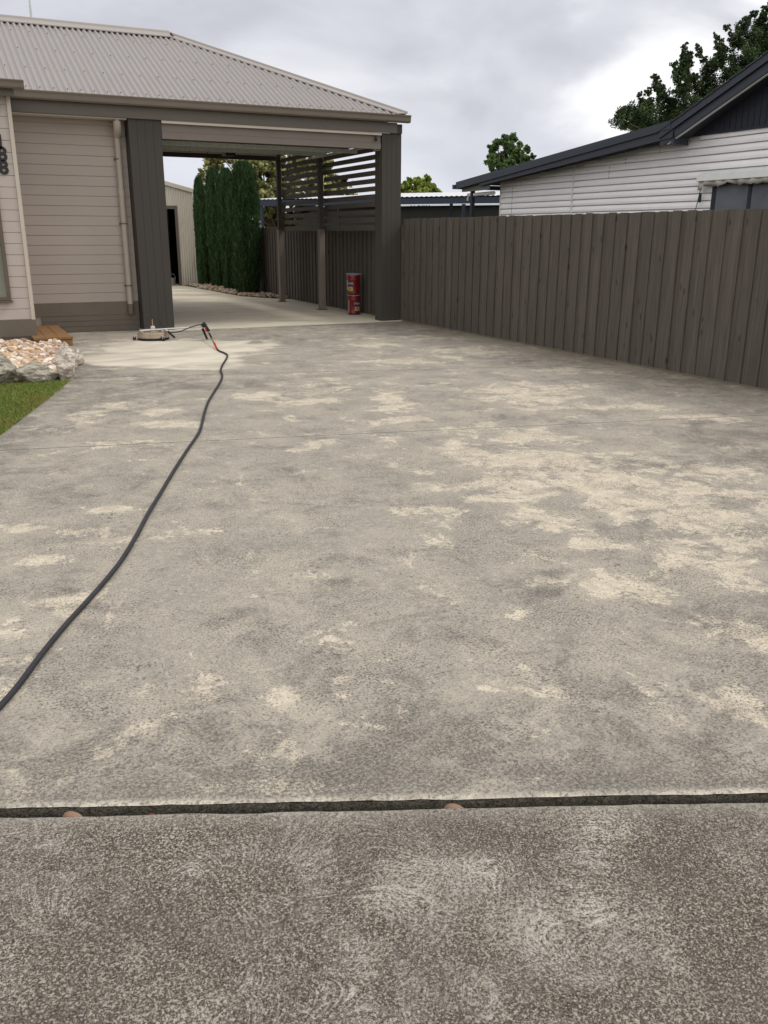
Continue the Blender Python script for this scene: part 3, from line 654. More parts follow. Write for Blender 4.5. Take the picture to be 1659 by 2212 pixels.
for ch, px, py in (('1', 0, 307), ('8', 5, 334), ('8', 8, 363)):
    p = pl(px, py, 1, BY-.02); vs, fs = text_mesh(ch, .25, .006)
    MB().add([(p[0]+v.x, p[1]-v.z, p[2]+v.y) for v in vs], fs).build('house_number', M['number'], house, label='black metal numeral %s' % ch)
# gutters: closed profile swept along x
def gutter_x(x0, x1, yb, zt, name, parent, w=.12, h=.1):
    pr = [(0, 0), (0, -h), (-w*.72, -h), (-w*.86, -h*.82), (-w*.90, -h*.35), (-w, -h*.1), (-w, .0), (-w+.012, 0), (-w+.012, -.012), (-w*.84, -h*.35), (-w*.80, -h*.78), (-w*.70, -h+.008), (-.006, -h+.008), (-.006, 0)]
    return MB().prism([(x0, yb+a, zt+b) for a, b in pr], (x1-x0, 0, 0)).build(name, M['gutter'], parent)
gutter_x(-6, 7.915, 15.385, 3.648, 'gutter', house, h=.125)
gutter_x(-4, 1.26, 13.99, 3.575, 'gutter', house, h=.11)
MB().box(-4, 1.13, 13.99, 14.02, 3.38, 3.56).box(1.10, 1.13, 14.021, 15.36, 3.42, 3.56).build('bay_fascia', M['fascia'], house)
MB().prism([(-4, 13.95, 3.565), (1.2, 13.95, 3.565), (1.2, 15.3, 3.60), (-4, 15.3, 3.60)], (0, 0, .01)).build('bay_roof', M['roof'], house)
MB().box(-6, 7.69, 15.386, 15.41, 3.345, 3.52).box(-6, 7.69, 15.411, 15.43, 3.352, 3.38).build('fascia', M['fascia'], house)
MB().box(1.06, 2.88, 15.412, 15.70, 3.325, 3.340).box(3.43, 7.385, 15.40, 15.44, 3.30, 3.343).build('eaves_bead', M['trimlight'], house)
hd = MB(); hd.box(3.43, 7.385, 15.45, 15.50, 3.175, 3.34).box(3.43, 7.385, 15.435, 15.50, 3.07, 3.172); hd.build('header_board', mat('header_taupe_shaded', srgb(120, 112, 103), .6, .3, var=.06), house)  # house taupe with the shade under the eaves put into its colour
# corrugated roof
EX, EY, EZ = 7.86, 15.33, 3.625; D = 3.42; PITCH = 1.60/D
def corr(mb, n_across, span0, span1, fn0, fn1, up, amp=.021, wl=.100, seg=8):
    n = int((span1-span0)/wl*seg); vs = []
    for i in range(n+1):
        s = span0+(span1-span0)*i/n; d = amp*math.sin(2*math.pi*(s/wl)); 
        a = Vector(fn0(s))+Vector(up)*d; b = Vector(fn1(s))+Vector(up)*d; vs += [a, b]
    mb.add(vs, [(2*i, 2*i+2, 2*i+3, 2*i+1) for i in range(n)], True)
def ztop_(s): return EX-s                                     # depth available at x = s before the hip cuts
upn = Vector((0, -PITCH, 1)).normalized()
rf = MB()
corr(rf, 0, -6, EX-.02, lambda s: (s, EY-.02, EZ+.012-.02*PITCH), lambda s: (s, EY+min(D, EX-s), EZ+.012+min(D, EX-s)*PITCH), upn)
upx = Vector((PITCH, 0, 1)).normalized()
corr(rf, 0, EY+.02, EY+2*D-.02, lambda s: (EX+.02, s, EZ+.012-.02*PITCH), lambda s: (EX-min(s-EY, EY+2*D-s), s, EZ+.012+min(s-EY, EY+2*D-s)*PITCH), upx)
corr(rf, 0, -6, EX-.02, lambda s: (s, EY+2*D-min(D, EX-s), EZ+.012+min(D, EX-s)*PITCH), lambda s: (s, EY+2*D, EZ+.012), Vector((0, PITCH, 1)).normalized())
cap = MB()
def capstrip(a, b, w, n1, n2):        # folded ridge cap with turned-down edges and a roll on top
    a = Vector(a); b = Vector(b); n1 = Vector(n1); n2 = Vector(n2); d = (b-a)
    pr = [n1*w+Vector((0,0,-.006)), n1*w+Vector((0,0,.012)), n1*.025+Vector((0,0,.020)), n1*.015+Vector((0,0,.042)), Vector((0,0,.052)), n2*.015+Vector((0,0,.042)), n2*.025+Vector((0,0,.020)), n2*w+Vector((0,0,.012)), n2*w+Vector((0,0,-.006))]
    for i in range(len(pr)-1): cap.add([a+pr[i], b+pr[i], b+pr[i+1], a+pr[i+1]], [(0, 1, 2, 3)])
RZ = EZ+.012+D*PITCH+.012
capstrip((-6, EY+D, RZ), (EX-D, EY+D, RZ+.018), .20, (0, -1, -PITCH), (0, 1, -PITCH))
capstrip((EX-D, EY+D, RZ), (EX+.01, EY-.01, EZ+.034), .20, Vector((-1, 0, 0))*.9, Vector((0, 1, 0))*.9)
capstrip((EX-D, EY+D, RZ), (EX+.01, EY+2*D, EZ+.034), .20, Vector((-1, 0, 0))*.9, Vector((0, -1, 0))*.9)
sc = rf; sc.cur = 1
def screw(p): 
    x, y, z = p; r = .0075; sc.add([(x-r, y-.004, z-r+.008), (x+r, y-.004, z-r+.008), (x+r, y-.004, z+r+.008), (x-r, y-.004, z+r+.008), (x-r, y+r, z+.002), (x+r, y+r, z+.002), (x+r, y+r+.004, z+.012), (x-r, y+r+.004, z+.012)], [(0,1,2,3),(4,5,1,0),(3,2,6,7),(1,5,6,2),(0,3,7,4)])
wl = .100
for row, (t, step) in enumerate(((.10, 2), (.95, 3), (1.85, 3), (2.75, 3), (3.26, 2))):
    k = int(-6/wl)
    while (k+.25)*wl < EX-.05:
        x = (k+.25)*wl
        if t < EX-x-.15 and x > -1.5: screw((x, EY+t, EZ+.012+t*PITCH+.0225))
        k += step
roof = rf.build('roof', [M['roof'], M['screw']], house)
cap.build('ridge_cap', M['cap'], roof)
# piers clad in vertical boards
def pier(x0, x1, y0, y1, z1, name='pier'):
    mb = MB(); w = (x1-x0)/4
    for i in range(4): mb.box(x0+i*w+.0015, x0+(i+1)*w-.0015, y0, y0+.018, 0, z1)
    n = max(1, int(round((y1-y0-.02)/.12))); w2 = (y1-y0-.02)/n
    for xx, sx in ((x0, 1), (x1, -1)):
        for i in range(n): mb.box(min(xx, xx+sx*.018), max(xx, xx+sx*.018), y0+.0195+i*w2, y0+.0195+(i+1)*w2-.003, 0, z1)
    mb.box(x0+.0185, x1-.0185, y0+.0185, y1, 0.001, z1-.001)
    return mb.build(name, M['pier'], house)
pier(2.90, 3.42, 15.42, 15.80, 3.344); pier(7.40, 7.795, 15.42, 15.72, 3.344)
MB().box(7.697, 7.795, 15.392, 15.70, 3.346, 3.50).build('pier_top', M['pier'], house)
MB().box(7.30, 7.395, 15.50, 15.60, 3.05, 3.34).build('header_end', M['taupe'], house)
# carport frame, roller of the open door, ceiling
MB().box(3.45, 7.46, 21.28, 21.38, 3.26, 3.37).box(7.30, 7.42, 15.81, 21.27, 3.34, 3.50).build('beam', M['pierdark'], house)
MB().box(2.99, 7.75, 15.51, 21.6, 3.50, 3.51).build('ceiling', M['fascia'], house)
MB().box(3.45, 7.25, 15.62, 18.4, 3.205, 3.245).build('open_garage_door', M['pierdark'], house)
gv = MB(); gv.box(3.45, 7.25, 16.18, 16.22, 3.045, 3.115).box(3.45, 7.25, 17.76, 17.80, 3.105, 3.18).box(3.45, 7.25, 15.63, 15.67, 3.13, 3.20)
gv.box(7.26, 7.29, 15.7, 18.6, 3.11, 3.15)
gv.build('door_struts', M['galv'], house)
MB().box(3.45, 7.3, 20.9, 20.95, 3.33, 3.372).build('ceiling_batten', M['trimlight'], house)
mt = MB(); p = pl(900*.5486, 328, 1, 18.4)
mt.box(5.35, 5.55, 18.42, 18.7, 3.10, 3.22).tube([(5.45, 18.5, 3.12), (5.45, 18.52, 2.66)], .005, 6); mt.lathe((5.45, 18.52, 2.62), [(.0, .05), (.02, .04), (.024, 0), (0, -.01)], 10)
mt.build('door_opener', M['number'], house)
tk = MB(); tk.tube([(4.55, 18.2, 3.19), (4.6, 18.3, 3.07), (4.9, 18.3, 3.08), (5.0, 18.25, 3.19)], .008, 6); tk.build('door_cable', M['number'], house)
for yc in (18.33, 20.98):
    r_ = MB().box(7.30, 7.40, yc-.05, yc+.05, 1.69, 3.34).build('carport_post', M['pier'], house, bevel=.004)
    MB().box(7.288, 7.412, yc-.062, yc+.062, .012, 1.689).build('post_lower', M['postlow'], r_, bevel=.004)  # lower part of the post, lighter and slightly wider
    MB().box(7.24, 7.44, yc-.10, yc+.10, .0042, .011).build('post_base', M['riser'], r_)
def screen(y0, y1):
    s = MB()
    for i in range(11): s.box(7.385+.02, 7.43, y0, y1, 1.815+i*.138, 1.815+i*.138+.086)
    s.box(7.38+.02, 7.43, y0, y1, 1.66, 1.765)
    s.build('slat_screen', M['slat'], house)
screen(15.73, 18.27); screen(18.39, 20.92)
bl = MB().lathe((7.27, 15.40, 3.235), [(.0, -.035), (.022, -.03), (.03, 0), (.022, .03), (0, .035)], 12); bl.box(7.26, 7.28, 15.40, 15.434, 3.26, 3.28); bl.build('sensor', M['number'], house)
# downpipe
dp = empty('downpipe', (2.72, 15.6, .29), 'taupe round plastic downpipe fixed to the wall beside the left pier', 'downpipe')
dp.parent = house; INV[dp.name] = Vector((2.72, 15.6, .29))-Vector((-1, 18, 0)); dp.location = INV[dp.name]
for k in ('label', 'category'): del dp[k]
MB().tube([(2.735, 15.47, 3.50), (2.735, 15.47, 3.30)], .046, 20).tube([(2.735, 15.47, 3.30), (2.735, 15.475, 3.24), (2.745, 15.53, 3.17), (2.75, 15.63, 3.11)], [.058, .060, .060, .056], 20).tube([(2.75, 15.64, 3.16), (2.75, 15.655, 3.10), (2.745, 15.66, .45)], .048, 20).tube([(2.748, 15.66, 2.28), (2.748, 15.66, 2.20)], .052, 20).build('pipe', M['pipe'], dp)
for z_ in (.75, 1.75, 2.75): MB().tube([(2.747, 15.66, z_-.012), (2.747, 15.66, z_+.012)], .052, 20).box(2.68, 2.81, 15.70, 15.727, z_-.012, z_+.012).build('pipe_bracket', M['skirt'], dp)
MB().tube([(2.745, 15.66, .449), (2.745, 15.66, .33), (2.745, 15.668, .29)], .049, 20).build('pipe_end', M['skirt'], dp)
# antenna mast stands on the roof
an = empty('antenna_mast', (1.98, 19.0, 4.9), 'thin metal antenna mast standing behind the roof ridge', 'antenna')
MB().tube([(1.98, 19.0, 4.95), (1.98, 19.0, 7.4)], .016, 8).tube([(1.98, 19.0, 4.95), (1.98, 19.0, 5.55)], .021, 8).build('mast', M['galv'], an)
am = MB().tube([(1.4, 19.0, 7.35), (2.6, 19.0, 7.35)], .01, 6)
for i in range(7): am.tube([(1.45+i*.18, 18.7, 7.36), (1.45+i*.18, 19.3, 7.36)], .005, 5)
am.build('antenna_arms', M['galv'], an)

# step
st = empty('step', (1.27, 14.7, 0), 'low brown composite decking step against the house', 'step')
tb = MB()
for a, b in ((1.0, 1.172), (1.178, 1.352), (1.358, 1.535)): tb.box(a, b, 13.86, 15.69, .113, .135)
tb.build('deck_boards', M['deck'], st, bevel=.003)
MB().box(1.0, 1.55, 13.82, 13.858, .098, .135).build('nosing', M['deck'], st, bevel=.003)
MB().box(1.0, 1.54, 13.83, 13.855, .004, .093).box(1.515, 1.538, 13.856, 15.69, .004, .111).build('fascia_board', M['deck'], st, bevel=.003)

# ------------------------------------------------------------------ surface cleaner, gun, hose
M['clean_h'] = mat('stained_plastic', srgb(146, 130, 110), .45, .4, var=.25, scale=9, dirt=((.12, .10, .08, 1), 7, .60))
M['steel'] = mat('steel_tube', srgb(196, 196, 194), .3, .5, metal=.85, var=.1)
M['rubber'] = mat('black_rubber', srgb(30, 31, 34), .55, .35, var=.2, scale=30)
M['redp'] = mat('red_sleeve', srgb(176, 44, 36), .5, .4, var=.15, scale=20)
M['brass'] = mat('brass_fitting', srgb(176, 160, 116), .35, .5, metal=.7)
M['hose'] = mat('hose_rubber', srgb(44, 44, 47), .6, .35, var=.45, scale=14)
cc = Vector((2.79, 14.13, 0)); V3 = lambda x, y, z: cc+Vector((x, y, z))
cl = empty('surface_cleaner', cc, 'round pressure washing surface cleaner lying by the left pier', 'surface cleaner')
MB().lathe(cc, [(0, .136), (.05, .135), (.14, .132), (.212, .126), (.236, .114), (.243, .102), (.243, .048), (.249, .045), (.249, .040), (.20, .038), (.20, .03)], 48).build('housing', M['clean_h'], cl)
MB().lathe(cc, [(.243, .0395), (.243, .006), (.232, .004), (.222, .0395)], 48, False).build('brush_skirt', M['rubber'], cl)
MB().lathe(cc, [(.034, .134), (.034, .205), (.030, .210), (0, .210)], 20).build('swivel', mat('swivel_plastic', srgb(200, 192, 182), .5), cl)
MB().tube([V3(0, 0, .210), V3(0, 0, .315)], .009, 10).tube([V3(0, 0, .235), V3(0, 0, .26)], .013, 6).build('fitting', M['brass'], cl)
gz = lambda px, py, y: Vector([float(v) for v in pl(px, py, 1, y)])
h0 = V3(-.19, -.02, .155); h1 = gz(436, 706.4, 13.72)
sd_ = (h1-h0).normalized(); si = Vector((-sd_.y, sd_.x, 0)).normalized()
MB().tube([h0, h1], .0135, 14).tube([h0-si*.09, h0.lerp(h1, .10)-si*.09, h0.lerp(h1, .42)], .0125, 12).box(cc.x-.21, cc.x-.17, cc.y-.12, cc.y+.03, .128, .175).box(cc.x-.06, cc.x+.04, cc.y-.13, cc.y-.03, .131, .15).box(cc.x+.10, cc.x+.14, cc.y-.12, cc.y-.02, .128, .16).build('handle', M['steel'], cl)
br = h0.lerp(h1, .40); ge = gz(377, 729, 13.80)
MB().tube([br, br.lerp(ge, .35)], .012, 10).build('handle_branch', M['steel'], cl)
MB().tube([br.lerp(ge, .30), ge], .018, 12).build('side_grip', M['rubber'], cl)
for a in (R(170), R(-70), R(60)):
    d = Vector((math.cos(a), math.sin(a), 0)); t = Vector((-d.y, d.x, 0)); p = cc+d*.255
    w = MB().tube([p+d*.035+Vector((0, 0, .027))-t*.014, p+d*.035+Vector((0, 0, .027))+t*.014], .027, 16).build('castor', M['rubber'], cl)
    MB().bar(p-d*.015+Vector((0, 0, .075)), p+d*.038+Vector((0, 0, .070)), .04, .010).bar(p+d*.035+Vector((0, 0, .070))+t*.018, p+d*.035+Vector((0, 0, .027))+t*.018, .005, .022).bar(p+d*.035+Vector((0, 0, .070))-t*.018, p+d*.035+Vector((0, 0, .027))-t*.018, .005, .022).build('bracket', M['steel'], w)
def smooth(pts, k=8):
    out = []; P = [Vector([float(c) for c in p]) for p in pts]; P = [P[0]*2-P[1]]+P+[P[-1]*2-P[-2]]
    for i in range(1, len(P)-2):
        for j in range(k):
            t = j/k; a, b, c, d = P[i-1:i+3]
            out.append(.5*((2*b)+(-a+c)*t+(2*a-5*b+4*c-d)*t*t+(-a+3*b-3*c+d)*t**3))
    out.append(P[-2]); return out
MB().tube(smooth([V3(0, 0, .312), V3(.015, 0, .345), V3(.06, 0, .345), V3(.12, -.01, .27), V3(.18, -.02, .17), h0.lerp(h1, .45)+Vector((0, -.03, -.05)), h0.lerp(h1, .62)+Vector((0, -.03, -.05)), h0.lerp(h1, .78)+Vector((0, -.03, .0)), gz(428, 702, 13.71), gz(440, 701, 13.71)], 6), .008, 8).build('link_hose', M['hose'], cl)
a0 = gz(441.5, 702, 13.70); a1 = gz(451.5, 716, 13.66)
gb = MB(); gb.bar(gz(440, 698.5, 13.70)-Vector((.02, 0, 0)), gz(443, 705, 13.70)-Vector((.0, 0, 0)), .05, .075).bar(gz(441, 700, 13.70), a1, .042, .045)
gb.build('gun_body', M['rubber'], cl, bevel=.008)
gt = gz(437.5, 709.5, 13.71); foot2 = gz(447.5, 732.5, 13.70); foot2.z = .017
MB().tube([gt, gt.lerp(foot2, .5), foot2], [.021, .018, .018], 12).build('gun_grip', M['rubber'], cl)
MB().tube([gz(443, 707, 13.66), gz(446, 716, 13.66)], .011, 8).build('trigger', M['redp'], cl)
c0 = gz(450.5, 717, 13.64); c1 = Vector([float(v) for v in g(469.5, 757)])+Vector((0, 0, .014))
lp_ = lambda t: c0.lerp(c1, t)
MB().tube([lp_(0), lp_(.10)], .011, 10).build('gun_inlet', M['steel'], cl)
hs = empty('pressure_hose', c1, 'long black pressure hose snaking from the spray gun across the driveway', 'hose')
MB().tube([lp_(.101), lp_(.36)], [.014, .016], 10).build('coupling', M['rubber'], hs)
MB().tube([lp_(.361), lp_(.68)], [.011, .010], 10).tube([lp_(.42), lp_(.50)], .015, 6).tube([lp_(.58), lp_(.64)], .015, 6).build('brass_fitting', M['brass'], hs)
MB().tube([lp_(.681), lp_(.97)], [.016, .014], 12).build('red_sleeve', M['redp'], hs)
HP = [(476,759),(484,762),(491,767),(489,775),(481,788),(477,800),(480,811),(477,823),(465,843),(451,866),(443,888),(437,912),(430,934),(406,970),(380,1010),(347,1065),(321,1108),(296,1155),(266,1205),(232,1249),(190,1297),(140,1352),(90,1413),(40,1480),(0,1526),(-70,1600),(-170,1700)]
HTAIL = [(-.50, 1.75, -.004), (-1.1, 1.35, -.004), (-2.0, 1.3, -.004), (-3.1, 1.0, -.004)]
hz = .0125
hp = [c1+Vector((0, 0, -.001))]+[Vector([float(v) for v in g(a, b, hz)]) for a, b in HP[:-1]]+[Vector(p) for p in HTAIL]
MB().tube(smooth(hp, 8), .0118, 12).build('hose', M['hose'], hs)

# ------------------------------------------------------------------ tins
M['tinred'] = mat('red_tin', srgb(112, 22, 22), .35, .45, var=.12, scale=12)
M['tinwhite'] = mat('tin_white', srgb(150, 150, 152), .45, .4, var=.12, scale=12)
M['lblue'] = mat('label_navy', srgb(34, 46, 92), .4, .4); M['lyell'] = mat('label_yellow', srgb(176, 158, 58), .4, .4)
M['lgrey'] = mat('label_grey', srgb(74, 74, 78), .5, .3, var=.3, scale=60); M['lpink'] = mat('label_pink', srgb(206, 150, 156), .4, .4)
def patch(root, c, r, a0, a1, z0, z1, m, name, shape='rect', n=14):
    mb = MB(); vs = []
    if shape == 'rect':
        for i in range(n+1):
            a = a0+(a1-a0)*i/n; vs += [(c.x+r*math.cos(a), c.y+r*math.sin(a), c.z+z0), (c.x+r*math.cos(a), c.y+r*math.sin(a), c.z+z1)]
        mb.add(vs, [(2*i, 2*i+2, 2*i+3, 2*i+1) for i in range(n)])
    elif shape == 'oval':
        am, zm = (a0+a1)/2, (z0+z1)/2; vs = [(c.x+r*math.cos(am), c.y+r*math.sin(am), c.z+zm)]
        for i in range(28):
            t = 2*math.pi*i/28; a = am+(a1-a0)/2*math.cos(t); vs.append((c.x+r*math.cos(a), c.y+r*math.sin(a), c.z+zm+(z1-z0)/2*math.sin(t)))
        mb.add(vs, [(0, 1+i, 1+(i+1) % 28) for i in range(28)])
    else:
        tv, tf = text_mesh(shape, z1-z0, 0); am, zm = (a0+a1)/2, (z0+z1)/2
        mb.add([(c.x+r*math.cos(am+v.x/r), c.y+r*math.sin(am+v.x/r), c.z+zm+v.y) for v in tv], tf)
    return mb.build(name, m, root)
def tin(c, ang, label, lid):
    c = Vector(c); R0 = .135; H = .40
    t = empty('tin_drum', c, label, 'tin', 'red tins stacked in the carport')
    MB().lathe(c, [(0, .004), (R0, .004), (R0, .03), (R0+.003, .034), (R0, .038), (R0, .12), (R0, .30), (R0+.004, .306), (R0, .312), (R0, .345), (R0+.004, .351), (R0, .357), (R0, H-.012)], 40).build('drum', M['tinred'], t)
    MB().lathe(c, [(R0, H-.012), (R0+.010, H-.010), (R0+.010, H-.001), (R0-.004, H), (R0-.01, H-.010), (0, H-.010)], 40).build('rim', M['tinwhite'], t)
    patch(t, c, R0+.0015, ang-.85, ang-.48, .03, H-.1, M['tinwhite'], 'seam_panel') if lid else patch(t, c, R0+.0015, ang-1.55, ang-1.35, .03, H-.1, M['tinwhite'], 'seam_panel')
    b = ang
    patch(t, c, R0+.002, b-.52, b+.52, .17, .28, M['lblue'], 'badge', 'oval')
    patch(t, c, R0+.0035, b-.4, b+.4, .20, .255, M['tinwhite'], 'badge_lettering', 'PRIME')
    patch(t, c, R0+.002, b-.42, b+.42, .145, .162, M['lpink'], 'label_strip')
    patch(t, c, R0+.002, b-.42, b+.42, .085, .135, M['lyell'], 'label_square')
    patch(t, c, R0+.003, b-.10, b+.12, .10, .125, M['lblue'], 'label_mark', 'oval')
    patch(t, c, R0+.002, b-.42, b+.42, .03, .078, M['lblue'] if not lid else M['lgrey'], 'label_foot')
    if lid:
        patch(t, c, R0+.0018, b-1.2, b-.43, .03, .105, M['lgrey'], 'label_picture')
        l = MB(); l.lathe((0, 0, 0), [(0, .008), (.15, .008), (.168, .004), (.172, -.008), (.166, -.008), (.160, 0), (0, 0)], 36)
        rot = Matrix.Rotation(R(2.0), 3, 'Y'); l.v = [tuple(rot@Vector(v)+c+Vector((.022, 0, H+.014))) for v in l.v]
        l.build('lid', M['tinwhite'], t)
    return t
tcx, tcy = 7.50, 16.95
face = math.atan2(-tcy, -tcx)      # angle of the side that faces the drive
tin((tcx, tcy, .004), face+.55, 'lower red tin of the two-tin stack, standing on the carport floor', False)
tin((tcx-.012, tcy, .405), face-.50, 'upper red tin of the stack, with a loose silver lid', True)

# leaves caught in the front joint
M['dleaf'] = mat('dry_leaf', srgb(150, 122, 102), .7, .2, var=.2, scale=40)
M['dleaf2'] = mat('dark_leaf', srgb(120, 66, 52), .7, .2, var=.3, scale=60)
def dry_leaf(px, py, L_, W_l, m, label, tilt=.5, rz=0):
    p = g(px, py, -.040); p[1] = 2.404-.4375*p[0]-.012; n = 16; vs = [(0, 0, .004)]
    for i in range(n):
        a = 2*math.pi*i/n; vs.append((L_/2*math.cos(a), W_l/2*math.sin(a)*(1-.3*math.cos(a)), .006*math.sin(2*a)+.003*math.cos(3*a)))
    rot = Matrix.Rotation(rz, 3, 'Z')@Matrix.Rotation(tilt, 3, 'X')
    mb = MB().add([tuple(rot@Vector(v)+Vector([float(k) for k in p])) for v in vs], [(0, 1+i, 1+(i+1) % n) for i in range(n)], True)
    o = mb.build('fallen_leaf', m); mo = o.modifiers.new('thick', 'SOLIDIFY'); mo.thickness = .0008
    tag(o, label, 'leaf', 'dry leaves in the front joint')
dry_leaf(155, 1757, .07, .05, M['dleaf'], 'pale brown dry leaf in the joint, left one', 1.15, -.41)
dry_leaf(970, 1740, .07, .05, M['dleaf'], 'pinkish dry leaf in the joint, further right one', 1.15, -.41)
dry_leaf(325, 1753, .034, .03, M['dleaf2'], 'small curled red brown leaf scrap in the joint', 1.2, -.3)

# ------------------------------------------------------------------ shed behind
sh = empty('shed', (5, 30.5, 0), 'cream corrugated steel shed with an open dark doorway behind the carport', 'shed')
SY = 28.75; SXR = 7.22
zr = lambda x: 2.86+(7.22-x)*.243 if x > 4.4 else 2.86+(7.22-4.4)*.243-(4.4-x)*.243
mb = MB()
def corr_wall(mb, x0, x1, zb, ztf, y, amp=.009, wl=.076, seg=8):
    n = int((x1-x0)/wl*seg); vs = []
    for i in range(n+1):
        x = x0+(x1-x0)*i/n; d = amp*math.sin(2*math.pi*x/wl); vs += [(x, y+d, zb), (x, y+d, ztf(x))]
    mb.add(vs, [(2*i, 2*i+2, 2*i+3, 2*i+1) for i in range(n)], True)
corr_wall(mb, 6.70, SXR, 0, zr, SY); corr_wall(mb, 5.6, 6.70, 2.42, zr, SY); corr_wall(mb, 1.6, 5.6, 0, zr, SY)
mb.box(SXR-.02, SXR, SY+.011, 33, 0, 2.84).box(1.6, 1.62, SY+.011, 33, 0, 2.84).box(1.621, SXR-.021, 32.9, 33, 0, 2.84)
mb.build('wall', M['shed'], sh)
MB().box(6.622, 6.70, SY-.018, SY+.02, 0, 2.42).box(5.6, 6.70, SY-.02, SY+.02, 2.32, 2.419).build('door_frame', M['fascia'], sh)
rfm = MB()
rfm.prism([(SXR+.06, SY-.06, zr(SXR+.06)-.05), (4.4, SY-.06, zr(4.4)-.05), (4.4, SY-.06, zr(4.4)+.05), (SXR+.06, SY-.06, zr(SXR+.06)+.05)], (0, .045, 0))
rfm.prism([(SXR+.08, SY-.05, zr(SXR)+.02), (4.4, SY-.05, zr(4.4)+.04), (1.5, SY-.05, zr(1.6)+.02), (1.5, SY-.05, zr(1.6)+.05), (4.4, SY-.05, zr(4.4)+.07), (SXR+.08, SY-.05, zr(SXR)+.05)], (0, 4.3, 0))
rfm.build('roof', M['shed'], sh)
MB().box(4.5, 6.9, 31.2, 31.25, 0, 2.7).box(4.5, 4.55, SY+.03, 31.19, 0, 2.7).box(6.95, 7.0, SY+.03, 31.19, 0, 2.7).box(4.551, 6.949, SY+.03, 31.19, 2.7, 2.75).build('shade_shell', M['black'], sh)  # black inner shell; the shed's interior shade is put into its colour
b1 = empty('bucket', (6.45, 28.95, 0), 'pale bucket on the floor just inside the dark shed doorway', 'bucket')
MB().lathe((6.45, 28.98, .006), [(0, 0), (.09, 0), (.115, .22), (.122, .225), (.112, .225), (.088, .01)], 20).build('pail', M['tinwhite'], b1)
MB().tube(smooth([(6.335, 28.98, .22), (6.37, 28.94, .32), (6.45, 28.92, .36), (6.53, 28.94, .32), (6.565, 28.98, .22)], 5), .004, 6).build('handle', M['galv'], b1)

# ------------------------------------------------------------------ vegetation
def leaves(name, parent, centers, radii, n, size, pal, seed, m, flat=.75, shell=.35, up=0.0, squash=1.0):
    r = np.random.default_rng(seed); centers = np.array(centers, float); radii = np.array(radii, float)
    w = radii**2; w = w/w.sum(); k = r.choice(len(radii), n, p=w)
    # every blob is broken into clumps of leaves
    ncl = np.maximum(7, (radii/radii.mean()*22).astype(int)); cl = []; owner = []
    for i, (c, rad) in enumerate(zip(centers, radii)):
        d = r.normal(size=(ncl[i], 3)); d /= np.linalg.norm(d, axis=1)[:, None]; rr = rad*r.uniform(shell, 1.0, (ncl[i], 1))
        cl.append(c+d*rr*np.array([1, 1, squash])); owner += [i]*ncl[i]
    cl = np.concatenate(cl); owner = np.array(owner); crad = radii[owner]*r.uniform(.22, .46, len(owner)); tint = r.uniform(.62, 1.35, len(owner)); pk = r.integers(len(pal), size=len(owner))
    start = np.r_[0, np.cumsum(ncl)[:-1]]; ci = start[k]+(r.random(n)*ncl[k]).astype(int)
    d = r.normal(size=(n, 3)); d /= np.linalg.norm(d, axis=1)[:, None]
    P = cl[ci]+d*crad[ci][:, None]*r.random((n, 1))**.5
    a = r.normal(size=(n, 3)); a[:, 2] *= flat; a /= np.linalg.norm(a, axis=1)[:, None]
    b = np.cross(a, r.normal(size=(n, 3))); b /= np.linalg.norm(b, axis=1)[:, None]
    s = size*r.uniform(.6, 1.3, (n, 1)); 
    V = np.stack([P-a*s, P+b*s*.5, P+a*s, P-b*s*.5], 1).reshape(-1, 3); Fq = np.arange(n*4).reshape(n, 4)
    pal = np.array([srgb(*p)[:3] for p in pal]); mixk = np.where(r.random(n) < .35, r.integers(len(pal), size=n), pk[ci])
    cols = np.repeat(pal[mixk]*tint[ci][:, None]*r.uniform(.8, 1.25, (n, 1)), 4, 0)
    return npmesh(name, V, Fq, m, parent=parent, cols=cols)
def tree(name, base, blobs_, n, size, pal, seed, label, cat='tree', group=None, limb=True, squash=1.0, trunk_r=.16, lmin=0):
    base = np.array([float(base[0]), float(base[1]), 0.]); root = empty(name, base, label, cat, group); r = random.Random(seed)
    cs = [b[:3] for b in blobs_]; rs = [b[3] for b in blobs_]
    leaves('crown', root, cs, rs, n, size, pal, seed, M['leaf'], squash=squash)
    tr = MB(); cz = np.mean([c[2] for c in cs]); top = Vector((base[0]*.5+np.mean([c[0] for c in cs])*.5, base[1]*.5+np.mean([c[1] for c in cs])*.5, cz))
    b0 = Vector(base); fork = b0.lerp(top, .45)
    tr.tube([b0+Vector((0, 0, -.05)), b0.lerp(fork, .5)+Vector((.05, .03, 0)), fork], [trunk_r*1.2, trunk_r, trunk_r*.8], 10)
    for c, cr_ in zip(cs, rs):
        if cr_ < lmin: continue
        e = Vector(c); mid = fork.lerp(e, .5)+Vector((r.uniform(-.2, .2), r.uniform(-.2, .2), r.uniform(0, .3)))
        tr.tube([fork, mid, e], [trunk_r*.35, min(trunk_r*.2, .035), .012], 5)
    tr.build('trunk', M['bark'], root); return root
def pxblobs(lst, d, spread, seed, scale=1.0):
    r = random.Random(seed); out = []
    for x, y, rp in lst:
        dd = d+r.uniform(-spread, spread); p = dep(x, y, dd); out.append((p[0], p[1], p[2], rp*dd/1975*scale))
    return out
